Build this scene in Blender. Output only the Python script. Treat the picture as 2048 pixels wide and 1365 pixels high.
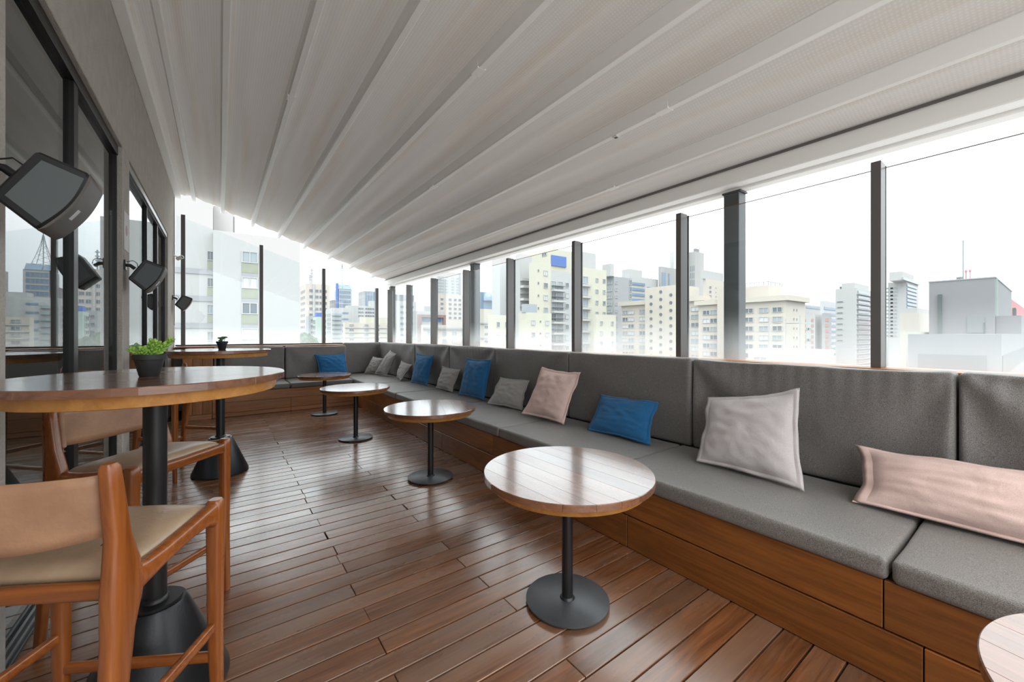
import bpy, bmesh, math, random
from mathutils import Vector, Matrix, noise

# ------------------------------------------------------------------ reset
for o in list(bpy.data.objects):
    bpy.data.objects.remove(o, do_unlink=True)
scene = bpy.context.scene
COL = scene.collection
random.seed(7)
PI = math.pi

# ------------------------------------------------------------------ camera
FPX, HCAM, HOR = 800.0, 1.3, 668.0          # focal length in px (2048 wide), eye height, horizon row
YAW = math.atan(584 / 800)
S_, C_ = math.sin(YAW), math.cos(YAW)
cam = bpy.data.cameras.new('camera')
cam.sensor_width = 36.0
cam.lens = FPX * 36 / 2048
cam.shift_y = -(682.5 - HOR) / 2048
cam.clip_start = 0.02
cam.clip_end = 3000
camo = bpy.data.objects.new('camera', cam)
camo.location = (0, 0, HCAM)
camo.rotation_euler = (PI / 2, 0, -YAW)
COL.objects.link(camo)
scene.camera = camo

# ------------------------------------------------------------------ world: bright overcast sky
world = bpy.data.worlds.new('overcast_sky')
scene.world = world
world.use_nodes = True
wn = world.node_tree.nodes
wl = world.node_tree.links
wn.clear()
wo = wn.new('ShaderNodeOutputWorld')
bg = wn.new('ShaderNodeBackground')
tc = wn.new('ShaderNodeTexCoord')
sx = wn.new('ShaderNodeSeparateXYZ')
rp = wn.new('ShaderNodeValToRGB')
rp.color_ramp.elements[0].position = 0.0
rp.color_ramp.elements[0].color = (0.268, 0.283, 0.293, 1)
rp.color_ramp.elements[1].position = 1.0
rp.color_ramp.elements[1].color = (0.97, 0.97, 0.965, 1)
e = rp.color_ramp.elements.new(0.38)
e.color = (0.61, 0.63, 0.645, 1)
wl.new(tc.outputs['Generated'], sx.inputs[0])
wl.new(sx.outputs['Z'], rp.inputs[0])
wl.new(rp.outputs[0], bg.inputs[0])
bg.inputs[1].default_value = 3.7
wl.new(bg.outputs[0], wo.inputs[0])

# hazy sun high behind the camera, softened by cloud
sd = bpy.data.lights.new('hazy_sun', 'SUN')
sd.energy = 1.0
sd.angle = math.radians(25)
sd.color = (1.0, 0.95, 0.88)
so = bpy.data.objects.new('hazy_sun', sd)
so.rotation_euler = (math.radians(35), 0, math.radians(-40))
COL.objects.link(so)

vs = scene.view_settings
vs.view_transform = 'Standard'
vs.look = 'None'
vs.gamma = 1.0
vs.use_curve_mapping = False
vs.exposure = 0.62


# ------------------------------------------------------------------ pixel helpers (photo pixel -> direction)
def ray(u, v):
    r = (u - 1024) / FPX
    return (S_ + C_ * r, C_ - S_ * r, (HOR - v) / FPX)


def onz(u, v, z):
    a = ray(u, v)
    d = (z - HCAM) / a[2]
    return Vector((a[0] * d, a[1] * d, z))


def onx(u, v, x):
    a = ray(u, v)
    d = x / a[0]
    return Vector((x, a[1] * d, HCAM + a[2] * d))


def ony(u, v, y):
    a = ray(u, v)
    d = y / a[1]
    return Vector((a[0] * d, y, HCAM + a[2] * d))


# ------------------------------------------------------------------ materials
def mat(name):
    m = bpy.data.materials.new(name)
    m.use_nodes = True
    n = m.node_tree.nodes
    return m, n, m.node_tree.links, n['Principled BSDF']


def plain(name, col, rough=0.5, metal=0.0, spec=0.5, bump=0.0, bscale=60.0, vary=0.0):
    m, n, l, b = mat(name)
    b.inputs['Base Color'].default_value = (*col, 1)
    b.inputs['Roughness'].default_value = rough
    b.inputs['Metallic'].default_value = metal
    b.inputs['Specular IOR Level'].default_value = spec
    t = None
    if bump or vary:
        t = n.new('ShaderNodeTexCoord')
        nz = n.new('ShaderNodeTexNoise')
        nz.inputs['Scale'].default_value = bscale
        nz.inputs['Detail'].default_value = 6
        l.new(t.outputs['Object'], nz.inputs['Vector'])
        if bump:
            bp = n.new('ShaderNodeBump')
            bp.inputs['Strength'].default_value = bump
            bp.inputs['Distance'].default_value = 0.01
            l.new(nz.outputs['Fac'], bp.inputs['Height'])
            l.new(bp.outputs['Normal'], b.inputs['Normal'])
        if vary:
            n2 = n.new('ShaderNodeTexNoise')
            n2.inputs['Scale'].default_value = bscale * 0.12
            n2.inputs['Detail'].default_value = 5
            l.new(t.outputs['Object'], n2.inputs['Vector'])
            cr = n.new('ShaderNodeValToRGB')
            cr.color_ramp.elements[0].position = 0.3
            cr.color_ramp.elements[1].position = 0.7
            cr.color_ramp.elements[0].color = (*[c * (1 - vary) for c in col], 1)
            cr.color_ramp.elements[1].color = (*[min(1, c * (1 + vary)) for c in col], 1)
            l.new(n2.outputs['Fac'], cr.inputs[0])
            l.new(cr.outputs[0], b.inputs['Base Color'])
    return m


def wood(name, c1, c2, axis='X', rough=0.35, worn=None, wornamt=0.0, rnd=0.25, coat=0.0, spec=0.5, gs=1.0, ior=1.5):
    """long grain along an object axis, shade varies from board to board"""
    m, n, l, b = mat(name)
    t = n.new('ShaderNodeTexCoord')
    oi = n.new('ShaderNodeObjectInfo')
    mul = n.new('ShaderNodeMath')
    mul.operation = 'MULTIPLY'
    mul.inputs[1].default_value = 37.0
    l.new(oi.outputs['Random'], mul.inputs[0])
    add = n.new('ShaderNodeVectorMath')
    add.operation = 'ADD'
    l.new(t.outputs['Object'], add.inputs[0])
    l.new(mul.outputs[0], add.inputs[1])
    mp = n.new('ShaderNodeMapping')
    sc = {'X': (1.6, 26, 26), 'Y': (26, 1.6, 26), 'Z': (26, 26, 1.6)}[axis]
    mp.inputs['Scale'].default_value = [q * gs for q in sc]
    l.new(add.outputs[0], mp.inputs['Vector'])
    nz = n.new('ShaderNodeTexNoise')
    nz.inputs['Scale'].default_value = 1.6
    nz.inputs['Detail'].default_value = 8
    nz.inputs['Roughness'].default_value = 0.62
    nz.inputs['Distortion'].default_value = 0.7
    l.new(mp.outputs[0], nz.inputs['Vector'])
    cr = n.new('ShaderNodeValToRGB')
    cr.color_ramp.elements[0].position = 0.32
    cr.color_ramp.elements[1].position = 0.68
    cr.color_ramp.elements[0].color = (*c1, 1)
    cr.color_ramp.elements[1].color = (*c2, 1)
    l.new(nz.outputs['Fac'], cr.inputs[0])
    out = cr.outputs[0]
    n3 = n.new('ShaderNodeTexNoise')
    n3.inputs['Scale'].default_value = 2.2
    n3.inputs['Detail'].default_value = 6
    n3.inputs['Roughness'].default_value = 0.55
    m3 = n.new('ShaderNodeMapping')
    m3.inputs['Scale'].default_value = [0.6 if a_ == axis else 2.2 for a_ in 'XYZ']
    l.new(add.outputs[0], m3.inputs['Vector'])
    l.new(m3.outputs[0], n3.inputs['Vector'])
    if worn:
        wr = n.new('ShaderNodeValToRGB')
        wr.color_ramp.elements[0].position = 0.42
        wr.color_ramp.elements[1].position = 0.68
        wr.color_ramp.elements[0].color = (0, 0, 0, 1)
        wr.color_ramp.elements[1].color = (wornamt, wornamt, wornamt, 1)
        l.new(n3.outputs['Fac'], wr.inputs[0])
        mx = n.new('ShaderNodeMix')
        mx.data_type = 'RGBA'
        l.new(wr.outputs[0], mx.inputs['Factor'])
        l.new(out, mx.inputs['A'])
        mx.inputs['B'].default_value = (*worn, 1)
        out = mx.outputs['Result']
    hv = n.new('ShaderNodeHueSaturation')
    mr = n.new('ShaderNodeMapRange')
    mr.inputs['To Min'].default_value = 1 - rnd
    mr.inputs['To Max'].default_value = 1 + rnd
    l.new(oi.outputs['Random'], mr.inputs['Value'])
    l.new(mr.outputs[0], hv.inputs['Value'])
    l.new(out, hv.inputs['Color'])
    l.new(hv.outputs[0], b.inputs['Base Color'])
    r2 = n.new('ShaderNodeMapRange')
    r2.inputs['From Min'].default_value = 0.3
    r2.inputs['From Max'].default_value = 0.7
    r2.inputs['To Min'].default_value = rough - 0.07
    r2.inputs['To Max'].default_value = rough + 0.1
    l.new(n3.outputs['Fac'], r2.inputs['Value'])
    l.new(r2.outputs[0], b.inputs['Roughness'])
    b.inputs['Specular IOR Level'].default_value = spec
    b.inputs['IOR'].default_value = ior
    b.inputs['Coat Weight'].default_value = coat
    b.inputs['Coat Roughness'].default_value = rough * 0.6
    bp = n.new('ShaderNodeBump')
    bp.inputs['Strength'].default_value = 0.12
    bp.inputs['Distance'].default_value = 0.002
    l.new(nz.outputs['Fac'], bp.inputs['Height'])
    l.new(bp.outputs['Normal'], b.inputs['Normal'])
    return m


def cloth(name, col, heather=0.35, rough=0.85, scale=420.0, spec=0.2, wr=0.35, wscale=5.0, sheen=0.15):
    """woven fabric: heathered threads, soft creases"""
    m, n, l, b = mat(name)
    t = n.new('ShaderNodeTexCoord')
    nz = n.new('ShaderNodeTexNoise')
    nz.inputs['Scale'].default_value = scale
    nz.inputs['Detail'].default_value = 3
    l.new(t.outputs['Object'], nz.inputs['Vector'])
    cr = n.new('ShaderNodeValToRGB')
    cr.color_ramp.elements[0].position = 0.33
    cr.color_ramp.elements[1].position = 0.67
    cr.color_ramp.elements[0].color = (*[c * (1 - heather) for c in col], 1)
    cr.color_ramp.elements[1].color = (*[min(1, c * (1 + heather)) for c in col], 1)
    l.new(nz.outputs['Fac'], cr.inputs[0])
    l.new(cr.outputs[0], b.inputs['Base Color'])
    b.inputs['Roughness'].default_value = rough
    b.inputs['Specular IOR Level'].default_value = spec
    b.inputs['Sheen Weight'].default_value = sheen
    n2 = n.new('ShaderNodeTexNoise')
    n2.inputs['Scale'].default_value = wscale
    n2.inputs['Detail'].default_value = 3
    n2.inputs['Distortion'].default_value = 0.8
    l.new(t.outputs['Object'], n2.inputs['Vector'])
    b1 = n.new('ShaderNodeBump')
    b1.inputs['Strength'].default_value = wr
    b1.inputs['Distance'].default_value = 0.05
    l.new(n2.outputs['Fac'], b1.inputs['Height'])
    b2 = n.new('ShaderNodeBump')
    b2.inputs['Strength'].default_value = 0.25
    b2.inputs['Distance'].default_value = 0.002
    l.new(nz.outputs['Fac'], b2.inputs['Height'])
    l.new(b1.outputs['Normal'], b2.inputs['Normal'])
    l.new(b2.outputs['Normal'], b.inputs['Normal'])
    return m


def glass(name, tint=(0.96, 0.985, 0.98), ior=1.5, dust=0.0, dz0=1.1, dz1=1.9, film=0.0, rough=0.0):
    """clear sheet: Fresnel mirror over see-through, with a film of dust that is thickest at the foot"""
    m, n, l, b = mat(name)
    n.remove(b)
    out = n['Material Output']
    geo = n.new('ShaderNodeNewGeometry')
    mi = n.new('ShaderNodeMix')
    mi.data_type = 'FLOAT'
    l.new(geo.outputs['Backfacing'], mi.inputs['Factor'])
    mi.inputs['A'].default_value = ior
    mi.inputs['B'].default_value = 1 / ior
    fr = n.new('ShaderNodeFresnel')
    l.new(mi.outputs['Result'], fr.inputs['IOR'])
    tr = n.new('ShaderNodeBsdfTransparent')
    tr.inputs[0].default_value = (*tint, 1)
    gl = n.new('ShaderNodeBsdfGlossy')
    gl.inputs['Roughness'].default_value = rough
    mx = n.new('ShaderNodeMixShader')
    l.new(fr.outputs[0], mx.inputs[0])
    l.new(tr.outputs[0], mx.inputs[1])
    l.new(gl.outputs[0], mx.inputs[2])
    last = mx
    if dust or film:
        sp = n.new('ShaderNodeSeparateXYZ')
        l.new(geo.outputs['Position'], sp.inputs[0])
        mr = n.new('ShaderNodeMapRange')
        mr.interpolation_type = 'SMOOTHSTEP'
        mr.inputs['From Min'].default_value = dz0
        mr.inputs['From Max'].default_value = dz1
        mr.inputs['To Min'].default_value = dust
        mr.inputs['To Max'].default_value = film
        l.new(sp.outputs['Z'], mr.inputs['Value'])
        nz = n.new('ShaderNodeTexNoise')
        nz.inputs['Scale'].default_value = 3.0
        nz.inputs['Detail'].default_value = 6
        l.new(geo.outputs['Position'], nz.inputs['Vector'])
        m2 = n.new('ShaderNodeMapRange')
        m2.inputs['To Min'].default_value = 0.6
        m2.inputs['To Max'].default_value = 1.4
        l.new(nz.outputs['Fac'], m2.inputs['Value'])
        mm = n.new('ShaderNodeMath')
        mm.operation = 'MULTIPLY'
        l.new(mr.outputs[0], mm.inputs[0])
        l.new(m2.outputs[0], mm.inputs[1])
        tl = n.new('ShaderNodeBsdfTranslucent')
        tl.inputs[0].default_value = (0.9, 0.92, 0.92, 1)
        x2 = n.new('ShaderNodeMixShader')
        l.new(mm.outputs[0], x2.inputs[0])
        l.new(mx.outputs[0], x2.inputs[1])
        l.new(tl.outputs[0], x2.inputs[2])
        last = x2
    l.new(last.outputs[0], out.inputs['Surface'])
    return m


def canopy_fabric():
    m, n, l, b = mat('canopy_fabric')
    n.remove(b)
    out = n['Material Output']
    t = n.new('ShaderNodeTexCoord')
    # weathering streaks running along the rafters
    mp = n.new('ShaderNodeMapping')
    mp.inputs['Scale'].default_value = (5, 0.22, 0.0)
    l.new(t.outputs['Object'], mp.inputs['Vector'])
    nz = n.new('ShaderNodeTexNoise')
    nz.inputs['Scale'].default_value = 1.3
    nz.inputs['Detail'].default_value = 5
    l.new(mp.outputs[0], nz.inputs['Vector'])
    cr = n.new('ShaderNodeValToRGB')
    cr.color_ramp.elements[0].position = 0.50
    cr.color_ramp.elements[1].position = 0.78
    cr.color_ramp.elements[0].color = (0.74, 0.715, 0.685, 1)
    cr.color_ramp.elements[1].color = (0.67, 0.595, 0.51, 1)
    l.new(nz.outputs['Fac'], cr.inputs[0])
    # small dotted weave
    w1 = n.new('ShaderNodeTexWave')
    w1.bands_direction = 'X'
    w1.inputs['Scale'].default_value = 18
    w2 = n.new('ShaderNodeTexWave')
    w2.bands_direction = 'Y'
    w2.inputs['Scale'].default_value = 18
    l.new(t.outputs['Object'], w1.inputs['Vector'])
    l.new(t.outputs['Object'], w2.inputs['Vector'])
    mm = n.new('ShaderNodeMath')
    mm.operation = 'MULTIPLY'
    l.new(w1.outputs['Fac'], mm.inputs[0])
    l.new(w2.outputs['Fac'], mm.inputs[1])
    mr = n.new('ShaderNodeMapRange')
    mr.inputs['To Min'].default_value = 0.90
    mr.inputs['To Max'].default_value = 1.0
    l.new(mm.outputs[0], mr.inputs['Value'])
    hv = n.new('ShaderNodeHueSaturation')
    l.new(cr.outputs[0], hv.inputs['Color'])
    l.new(mr.outputs[0], hv.inputs['Value'])
    df = n.new('ShaderNodeBsdfDiffuse')
    tl = n.new('ShaderNodeBsdfTranslucent')
    l.new(hv.outputs[0], df.inputs[0])
    l.new(hv.outputs[0], tl.inputs[0])
    mx = n.new('ShaderNodeMixShader')
    mx.inputs[0].default_value = 0.035
    l.new(df.outputs[0], mx.inputs[1])
    l.new(tl.outputs[0], mx.inputs[2])
    l.new(mx.outputs[0], out.inputs['Surface'])
    return m


M = {}
M['deck'] = wood('deck_board', (0.105, 0.040, 0.016), (0.25, 0.098, 0.038), 'X', 0.24, (0.25, 0.175, 0.125), 0.5, 0.2, spec=0.9, coat=0.25)
M['deck_gap'] = plain('deck_gap', (0.02, 0.014, 0.01), 0.9)
M['bench_wood'] = wood('bench_wood', (0.165, 0.055, 0.013), (0.32, 0.112, 0.024), 'Y', 0.34, (0.12, 0.045, 0.016), 0.55, 0.25)
M['bench_wood_x'] = wood('bench_wood_across', (0.25, 0.09, 0.028), (0.43, 0.18, 0.06), 'X', 0.42, (0.28, 0.17, 0.10), 0.5, 0.2)
M['bench_wood_z'] = wood('bench_wood_upright', (0.26, 0.095, 0.03), (0.42, 0.17, 0.058), 'Z', 0.42, None, 0, 0.2)
M['ledge'] = wood('ledge_wood', (0.33, 0.12, 0.035), (0.52, 0.22, 0.075), 'Y', 0.4, None, 0, 0.1)
M['top_wood'] = wood('table_top_wood', (0.15, 0.062, 0.032), (0.26, 0.115, 0.06), 'Y', 0.2, None, 0, 0.22, coat=0.85, spec=0.6, ior=1.5)
M['top_wood'].node_tree.nodes['Principled BSDF'].inputs['Coat IOR'].default_value = 1.5
M['apron'] = wood('apron_wood', (0.40, 0.17, 0.042), (0.58, 0.28, 0.08), 'X', 0.35, None, 0, 0.1, gs=0.6)
M['stool_wood'] = wood('stool_wood', (0.19, 0.05, 0.009), (0.35, 0.105, 0.02), 'Z', 0.28, None, 0, 0.1, coat=0.3)
M['stool_wood_h'] = wood('stool_wood_rail', (0.19, 0.05, 0.009), (0.35, 0.105, 0.02), 'X', 0.28, None, 0, 0.1, coat=0.3)
M['leather'] = plain('tan_leather', (0.43, 0.235, 0.135), 0.42, bump=0.12, bscale=90, vary=0.16)
M['leather_pale'] = plain('pale_tan_leather', (0.40, 0.285, 0.185), 0.33, bump=0.1, bscale=90, vary=0.12)
M['black_metal'] = plain('black_metal', (0.012, 0.012, 0.013), 0.38, 0.0, 0.5)
M['black_base'] = plain('black_brushed_base', (0.016, 0.017, 0.019), 0.34, 0.3, 0.5, bump=0.05, bscale=120)
M['base_disc'] = plain('graphite_base', (0.075, 0.08, 0.087), 0.4, 0.2, 0.5, vary=0.2, bscale=70)
M['foot'] = plain('glide', (0.25, 0.25, 0.25), 0.4)
M['cushion'] = cloth('grey_cushion_cloth', (0.175, 0.164, 0.153), 0.5, 0.48, 330, 0.5, 0.25, 2.6, 0.1)
M['blue'] = cloth('blue_linen', (0.022, 0.125, 0.285), 0.3, 0.9, 420, 0.15, 0.18, 7)
M['pink'] = cloth('pink_linen', (0.68, 0.50, 0.45), 0.12, 0.9, 420, 0.15, 0.18, 7)
M['lilac'] = cloth('lilac_grey_linen', (0.55, 0.505, 0.50), 0.12, 0.9, 420, 0.15, 0.18, 7)
M['greyp'] = cloth('grey_linen', (0.35, 0.335, 0.32), 0.15, 0.9, 420, 0.15, 0.18, 7)
M['stucco'] = plain('rough_stucco', (0.48, 0.445, 0.405), 0.92, bump=0.9, bscale=75, vary=0.08)
M['frame'] = plain('dark_window_frame', (0.018, 0.017, 0.017), 0.4, 0.3)
M['track'] = plain('silver_track', (0.28, 0.28, 0.28), 0.35, 0.8)
M['post'] = plain('bronze_grey_post', (0.14, 0.132, 0.126), 0.4, 0.35, bump=0.02, bscale=30)
M['column'] = plain('grey_steel_column', (0.075, 0.077, 0.08), 0.5, 0.2)
M['rafter'] = plain('white_aluminium', (0.92, 0.91, 0.885), 0.45, bump=0.02, bscale=20)
M['fabric'] = canopy_fabric()
M['pane'] = glass('balustrade_glass', (0.95, 0.98, 0.985), 1.5, 0.20, 1.08, 1.5, 0.012)
M['door_glass'] = glass('door_glass', (0.72, 0.76, 0.75), 2.7)
M['room'] = plain('interior_wall', (0.40, 0.40, 0.385), 0.8, vary=0.1, bscale=10)
M['room_floor'] = plain('interior_floor', (0.52, 0.52, 0.50), 0.4, vary=0.15, bscale=14)
M['concrete'] = plain('concrete', (0.35, 0.34, 0.33), 0.9, bump=0.2, bscale=30, vary=0.1)
M['asphalt'] = plain('city_ground', (0.30, 0.31, 0.31), 0.9, vary=0.2, bscale=1)
M['pot'] = plain('black_pot', (0.022, 0.023, 0.025), 0.55)
M['soil'] = plain('soil', (0.06, 0.035, 0.02), 0.95, bump=0.6, bscale=200)
M['leaf'] = plain('succulent_leaf', (0.27, 0.48, 0.075), 0.45, vary=0.25, bscale=120)
M['leaf_dark'] = plain('succulent_leaf_dark', (0.13, 0.25, 0.10), 0.5, vary=0.25, bscale=120)
M['stem'] = plain('dry_stem', (0.22, 0.11, 0.05), 0.8)
M['spk_body'] = plain('speaker_plastic', (0.012, 0.012, 0.013), 0.35)
M['spk_panel'] = plain('speaker_side_panel', (0.10, 0.115, 0.115), 0.5, bump=0.05, bscale=300)
M['spk_grille'] = plain('speaker_grille', (0.13, 0.115, 0.105), 0.5, 0.5, bump=0.2, bscale=400)
M['badge'] = plain('silver_badge', (0.6, 0.6, 0.6), 0.3, 0.6)
M['white_plastic'] = plain('white_plastic', (0.7, 0.69, 0.66), 0.4)
M['lens'] = plain('camera_lens', (0.02, 0.02, 0.025), 0.1)
M['paper'] = plain('paper_sheet', (0.72, 0.72, 0.72), 0.7)
M['red_print'] = plain('faded_red_print', (0.55, 0.40, 0.40), 0.8)
# city
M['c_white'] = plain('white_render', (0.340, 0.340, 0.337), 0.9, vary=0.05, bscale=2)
M['c_haze'] = plain('haze_paled_render', (0.395, 0.408, 0.422), 0.9, vary=0.04, bscale=2)  # distance haze put into the wall colour as a paler tone
M['c_cream'] = plain('cream_render', (0.408, 0.374, 0.327), 0.9, vary=0.05, bscale=2)
M['c_pink'] = plain('pinkish_render', (0.395, 0.354, 0.320), 0.9, vary=0.05, bscale=2)
M['c_yellow'] = plain('yellow_render', (0.409, 0.396, 0.327), 0.9, vary=0.05, bscale=2)
M['c_grey'] = plain('grey_render', (0.171, 0.171, 0.179), 0.9, vary=0.05, bscale=2)
M['c_lgrey'] = plain('light_grey_render', (0.251, 0.257, 0.268), 0.9, vary=0.05, bscale=2)
M['c_stain'] = plain('stained_concrete', (0.286, 0.286, 0.279), 0.9, vary=0.35, bscale=3)
M['c_green'] = plain('sage_panel', (0.218, 0.232, 0.180), 0.9, vary=0.15, bscale=6)
M['c_mint'] = plain('mint_render', (0.306, 0.374, 0.340), 0.9)
M['c_red'] = plain('red_render', (0.354, 0.136, 0.143), 0.9)
M['c_brick'] = plain('brick_red_panel', (0.340, 0.170, 0.150), 0.9)
M['c_brown'] = plain('brown_portal', (0.204, 0.130, 0.122), 0.9)
M['c_blue'] = plain('blue_panel', (0.055, 0.118, 0.328), 0.7)
M['c_glass'] = plain('far_window_glass', (0.102, 0.121, 0.141), 0.25)
M['c_glass2'] = plain('far_window_glass_pale', (0.235, 0.270, 0.290), 0.25)
M['c_shut'] = plain('closed_shutter', (0.422, 0.429, 0.436), 0.7)
M['c_bglass'] = plain('blue_curtain_wall', (0.133, 0.195, 0.266), 0.2)
M['c_frame'] = plain('far_window_frame', (0.354, 0.354, 0.354), 0.7)
M['c_dark'] = plain('dark_green_duct', (0.040, 0.059, 0.055), 0.6)
M['c_steel'] = plain('mast_steel', (0.266, 0.290, 0.313), 0.5, 0.3)
M['c_tree'] = plain('hedge_green', (0.068, 0.116, 0.068), 0.9, bump=0.8, bscale=3, vary=0.4)


M['c_shade'] = plain('opening_shade', (0.10, 0.105, 0.115), 0.9)  # flat dark tone painted for the shade inside openings
M['c_louvre'] = plain('grey_louvre', (0.15, 0.16, 0.165), 0.8)
M['glass_edge'] = plain('glass_edge', (0.16, 0.10, 0.06), 0.5)


# ------------------------------------------------------------------ mesh helpers
def mesh(name, verts, faces, m, smooth=False):
    me = bpy.data.meshes.new(name)
    me.from_pydata([tuple(v) for v in verts], [], faces)
    if m is not None:
        for q in (m if isinstance(m, list) else [m]):
            me.materials.append(q)
    if smooth:
        me.polygons.foreach_set('use_smooth', [True] * len(me.polygons))
    me.update()
    return me


def link(name, me, parent=None, loc=(0, 0, 0), rot=(0, 0, 0), scale=None):
    o = bpy.data.objects.new(name, me)
    COL.objects.link(o)
    o.location = loc
    o.rotation_euler = rot
    if scale:
        o.scale = scale
    if parent is not None:
        o.parent = parent
    return o


def tag(o, label, cat, group=None):
    o['label'] = label
    o['category'] = cat
    if group:
        o['group'] = group
    return o


def thing(name, label, cat, loc=(0, 0, 0), rz=0.0, group=None):
    o = link(name, None, None, loc, (0, 0, rz))
    o.empty_display_size = 0.1
    return tag(o, label, cat, group)


def struct(name, me=None, loc=(0, 0, 0), label=None):
    o = link(name, me, None, loc)
    o['kind'] = 'structure'
    if label:
        o['label'] = label
    return o


class MB:
    def __init__(s):
        s.v, s.f = [], []

    def add(s, vs, fs):
        b = len(s.v)
        s.v += [Vector(q) for q in vs]
        s.f += [tuple(i + b for i in q) for q in fs]
        return s

    def box(s, x0, x1, y0, y1, z0, z1):
        return s.add([(x0, y0, z0), (x1, y0, z0), (x1, y1, z0), (x0, y1, z0), (x0, y0, z1), (x1, y0, z1), (x1, y1, z1), (x0, y1, z1)],
                     [(3, 2, 1, 0), (4, 5, 6, 7), (0, 1, 5, 4), (1, 2, 6, 5), (2, 3, 7, 6), (3, 0, 4, 7)])

    def lathe(s, prof, n=40, c=(0, 0, 0), caps=True):
        b = len(s.v)
        for r, z in prof:
            for i in range(n):
                a = 2 * PI * i / n
                s.v.append(Vector((c[0] + r * math.cos(a), c[1] + r * math.sin(a), c[2] + z)))
        for k in range(len(prof) - 1):
            for i in range(n):
                j = (i + 1) % n
                s.f.append((b + k * n + i, b + k * n + j, b + (k + 1) * n + j, b + (k + 1) * n + i))
        if caps:
            s.f.append(tuple(b + i for i in range(n))[::-1])
            s.f.append(tuple(b + (len(prof) - 1) * n + i for i in range(n)))
        return s

    def sweep(s, pts, half, a, bx, n=12, p=3.2):
        """rings of a rounded-square section; a, bx = section axes"""
        a, bx = Vector(a), Vector(bx)
        b = len(s.v)
        for q, (ha, hb) in zip(pts, half):
            q = Vector(q)
            for i in range(n):
                t = 2 * PI * (i + 0.5) / n
                ct, st = math.cos(t), math.sin(t)
                ca = math.copysign(abs(ct) ** (2 / p), ct)
                sa = math.copysign(abs(st) ** (2 / p), st)
                s.v.append(q + a * (ha * ca) + bx * (hb * sa))
        m = len(pts)
        for k in range(m - 1):
            for i in range(n):
                j = (i + 1) % n
                s.f.append((b + k * n + i, b + k * n + j, b + (k + 1) * n + j, b + (k + 1) * n + i))
        s.f.append(tuple(b + i for i in range(n))[::-1])
        s.f.append(tuple(b + (m - 1) * n + i for i in range(n)))
        return s

    def tube(s, pts, r, n=8):
        pts = [Vector(q) for q in pts]
        b = len(s.v)
        for k, q in enumerate(pts):
            t = (pts[min(k + 1, len(pts) - 1)] - pts[max(k - 1, 0)]).normalized()
            u = t.cross(Vector((0, 0, 1)))
            if u.length < 1e-3:
                u = t.cross(Vector((0, 1, 0)))
            u.normalize()
            w = t.cross(u)
            for i in range(n):
                a = 2 * PI * i / n
                s.v.append(q + u * (r * math.cos(a)) + w * (r * math.sin(a)))
        m = len(pts)
        for k in range(m - 1):
            for i in range(n):
                j = (i + 1) % n
                s.f.append((b + k * n + i, b + k * n + j, b + (k + 1) * n + j, b + (k + 1) * n + i))
        s.f.append(tuple(b + i for i in range(n))[::-1])
        s.f.append(tuple(b + (m - 1) * n + i for i in range(n)))
        return s

    def mesh(s, name, m, smooth=False, bevel=0.0, fix=True):
        me = mesh(name, s.v, s.f, m, False)
        if fix or bevel:
            bm = bmesh.new()
            bm.from_mesh(me)
            bmesh.ops.recalc_face_normals(bm, faces=bm.faces)
            if bevel:
                ed = [e for e in bm.edges if len(e.link_faces) == 2 and e.calc_face_angle(0) > 0.6]
                bmesh.ops.bevel(bm, geom=ed, offset=bevel, segments=1, profile=0.5, affect='EDGES', clamp_overlap=True)
            bm.to_mesh(me)
            bm.free()
        if smooth:
            me.polygons.foreach_set('use_smooth', [True] * len(me.polygons))
            me.set_sharp_from_angle(angle=math.radians(42))
        return me

    def obj(s, name, m, parent=None, smooth=False, bevel=0.0, loc=(0, 0, 0), rot=(0, 0, 0)):
        return link(name, s.mesh(name, m, smooth, bevel), parent, loc, rot)


def box_obj(name, x0, x1, y0, y1, z0, z1, m, parent=None, bevel=0.0, smooth=False):
    """box with its origin at its own centre"""
    cx, cy, cz = (x0 + x1) / 2, (y0 + y1) / 2, (z0 + z1) / 2
    hx, hy, hz = abs(x1 - x0) / 2, abs(y1 - y0) / 2, abs(z1 - z0) / 2
    return MB().box(-hx, hx, -hy, hy, -hz, hz).obj(name, m, parent, smooth, bevel, (cx, cy, cz))


# ================================================================== THE SETTING
XW = -0.64            # face of the rendered wall on the left
YE = 9.15             # end of the terrace
Y0 = -1.25            # behind the camera
XF = 2.0              # face of the long bench
YB = 7.66             # face of the back bench
SEAT, SB = 0.468, 0.380

# ---- deck
floor = struct('floor', MB().box(-0.72, 3.0, Y0, YE, -0.30, -0.024).mesh('floor', M['deck_gap']), label='polished hardwood deck of narrow boards running across the terrace')
pitch = 0.1118
k = 0
y = 1.055 - pitch * 21
plank_cache = {}
while y < YB + 0.02:
    ya, yb = y + 0.0034, y + pitch - 0.0034
    if k % 2 == 0:
        cuts = [-0.665, 0.55 + random.uniform(-0.012, 0.012), 2.02]
    else:
        cuts = [-0.665, 1.115 + random.uniform(-0.012, 0.012), 2.02]
    if k % 5 == 3:
        cuts = [-0.665, -0.05, 0.55, 2.02]
    for a, b in zip(cuts[:-1], cuts[1:]):
        L = round((b - a - 0.003), 2)
        key = L
        if key not in plank_cache:
            h = L / 2
            plank_cache[key] = MB().box(-h, h, -(yb - ya) / 2, (yb - ya) / 2, -0.011, 0.011).mesh('floor_board', M['deck'], bevel=0.0022)
        link('floor_board', plank_cache[key], floor, ((a + b) / 2, (ya + yb) / 2, -0.011 + random.uniform(-0.0012, 0.0004)),
             (random.uniform(-0.004, 0.004), 0, 0))
    y += pitch
    k += 1

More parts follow.
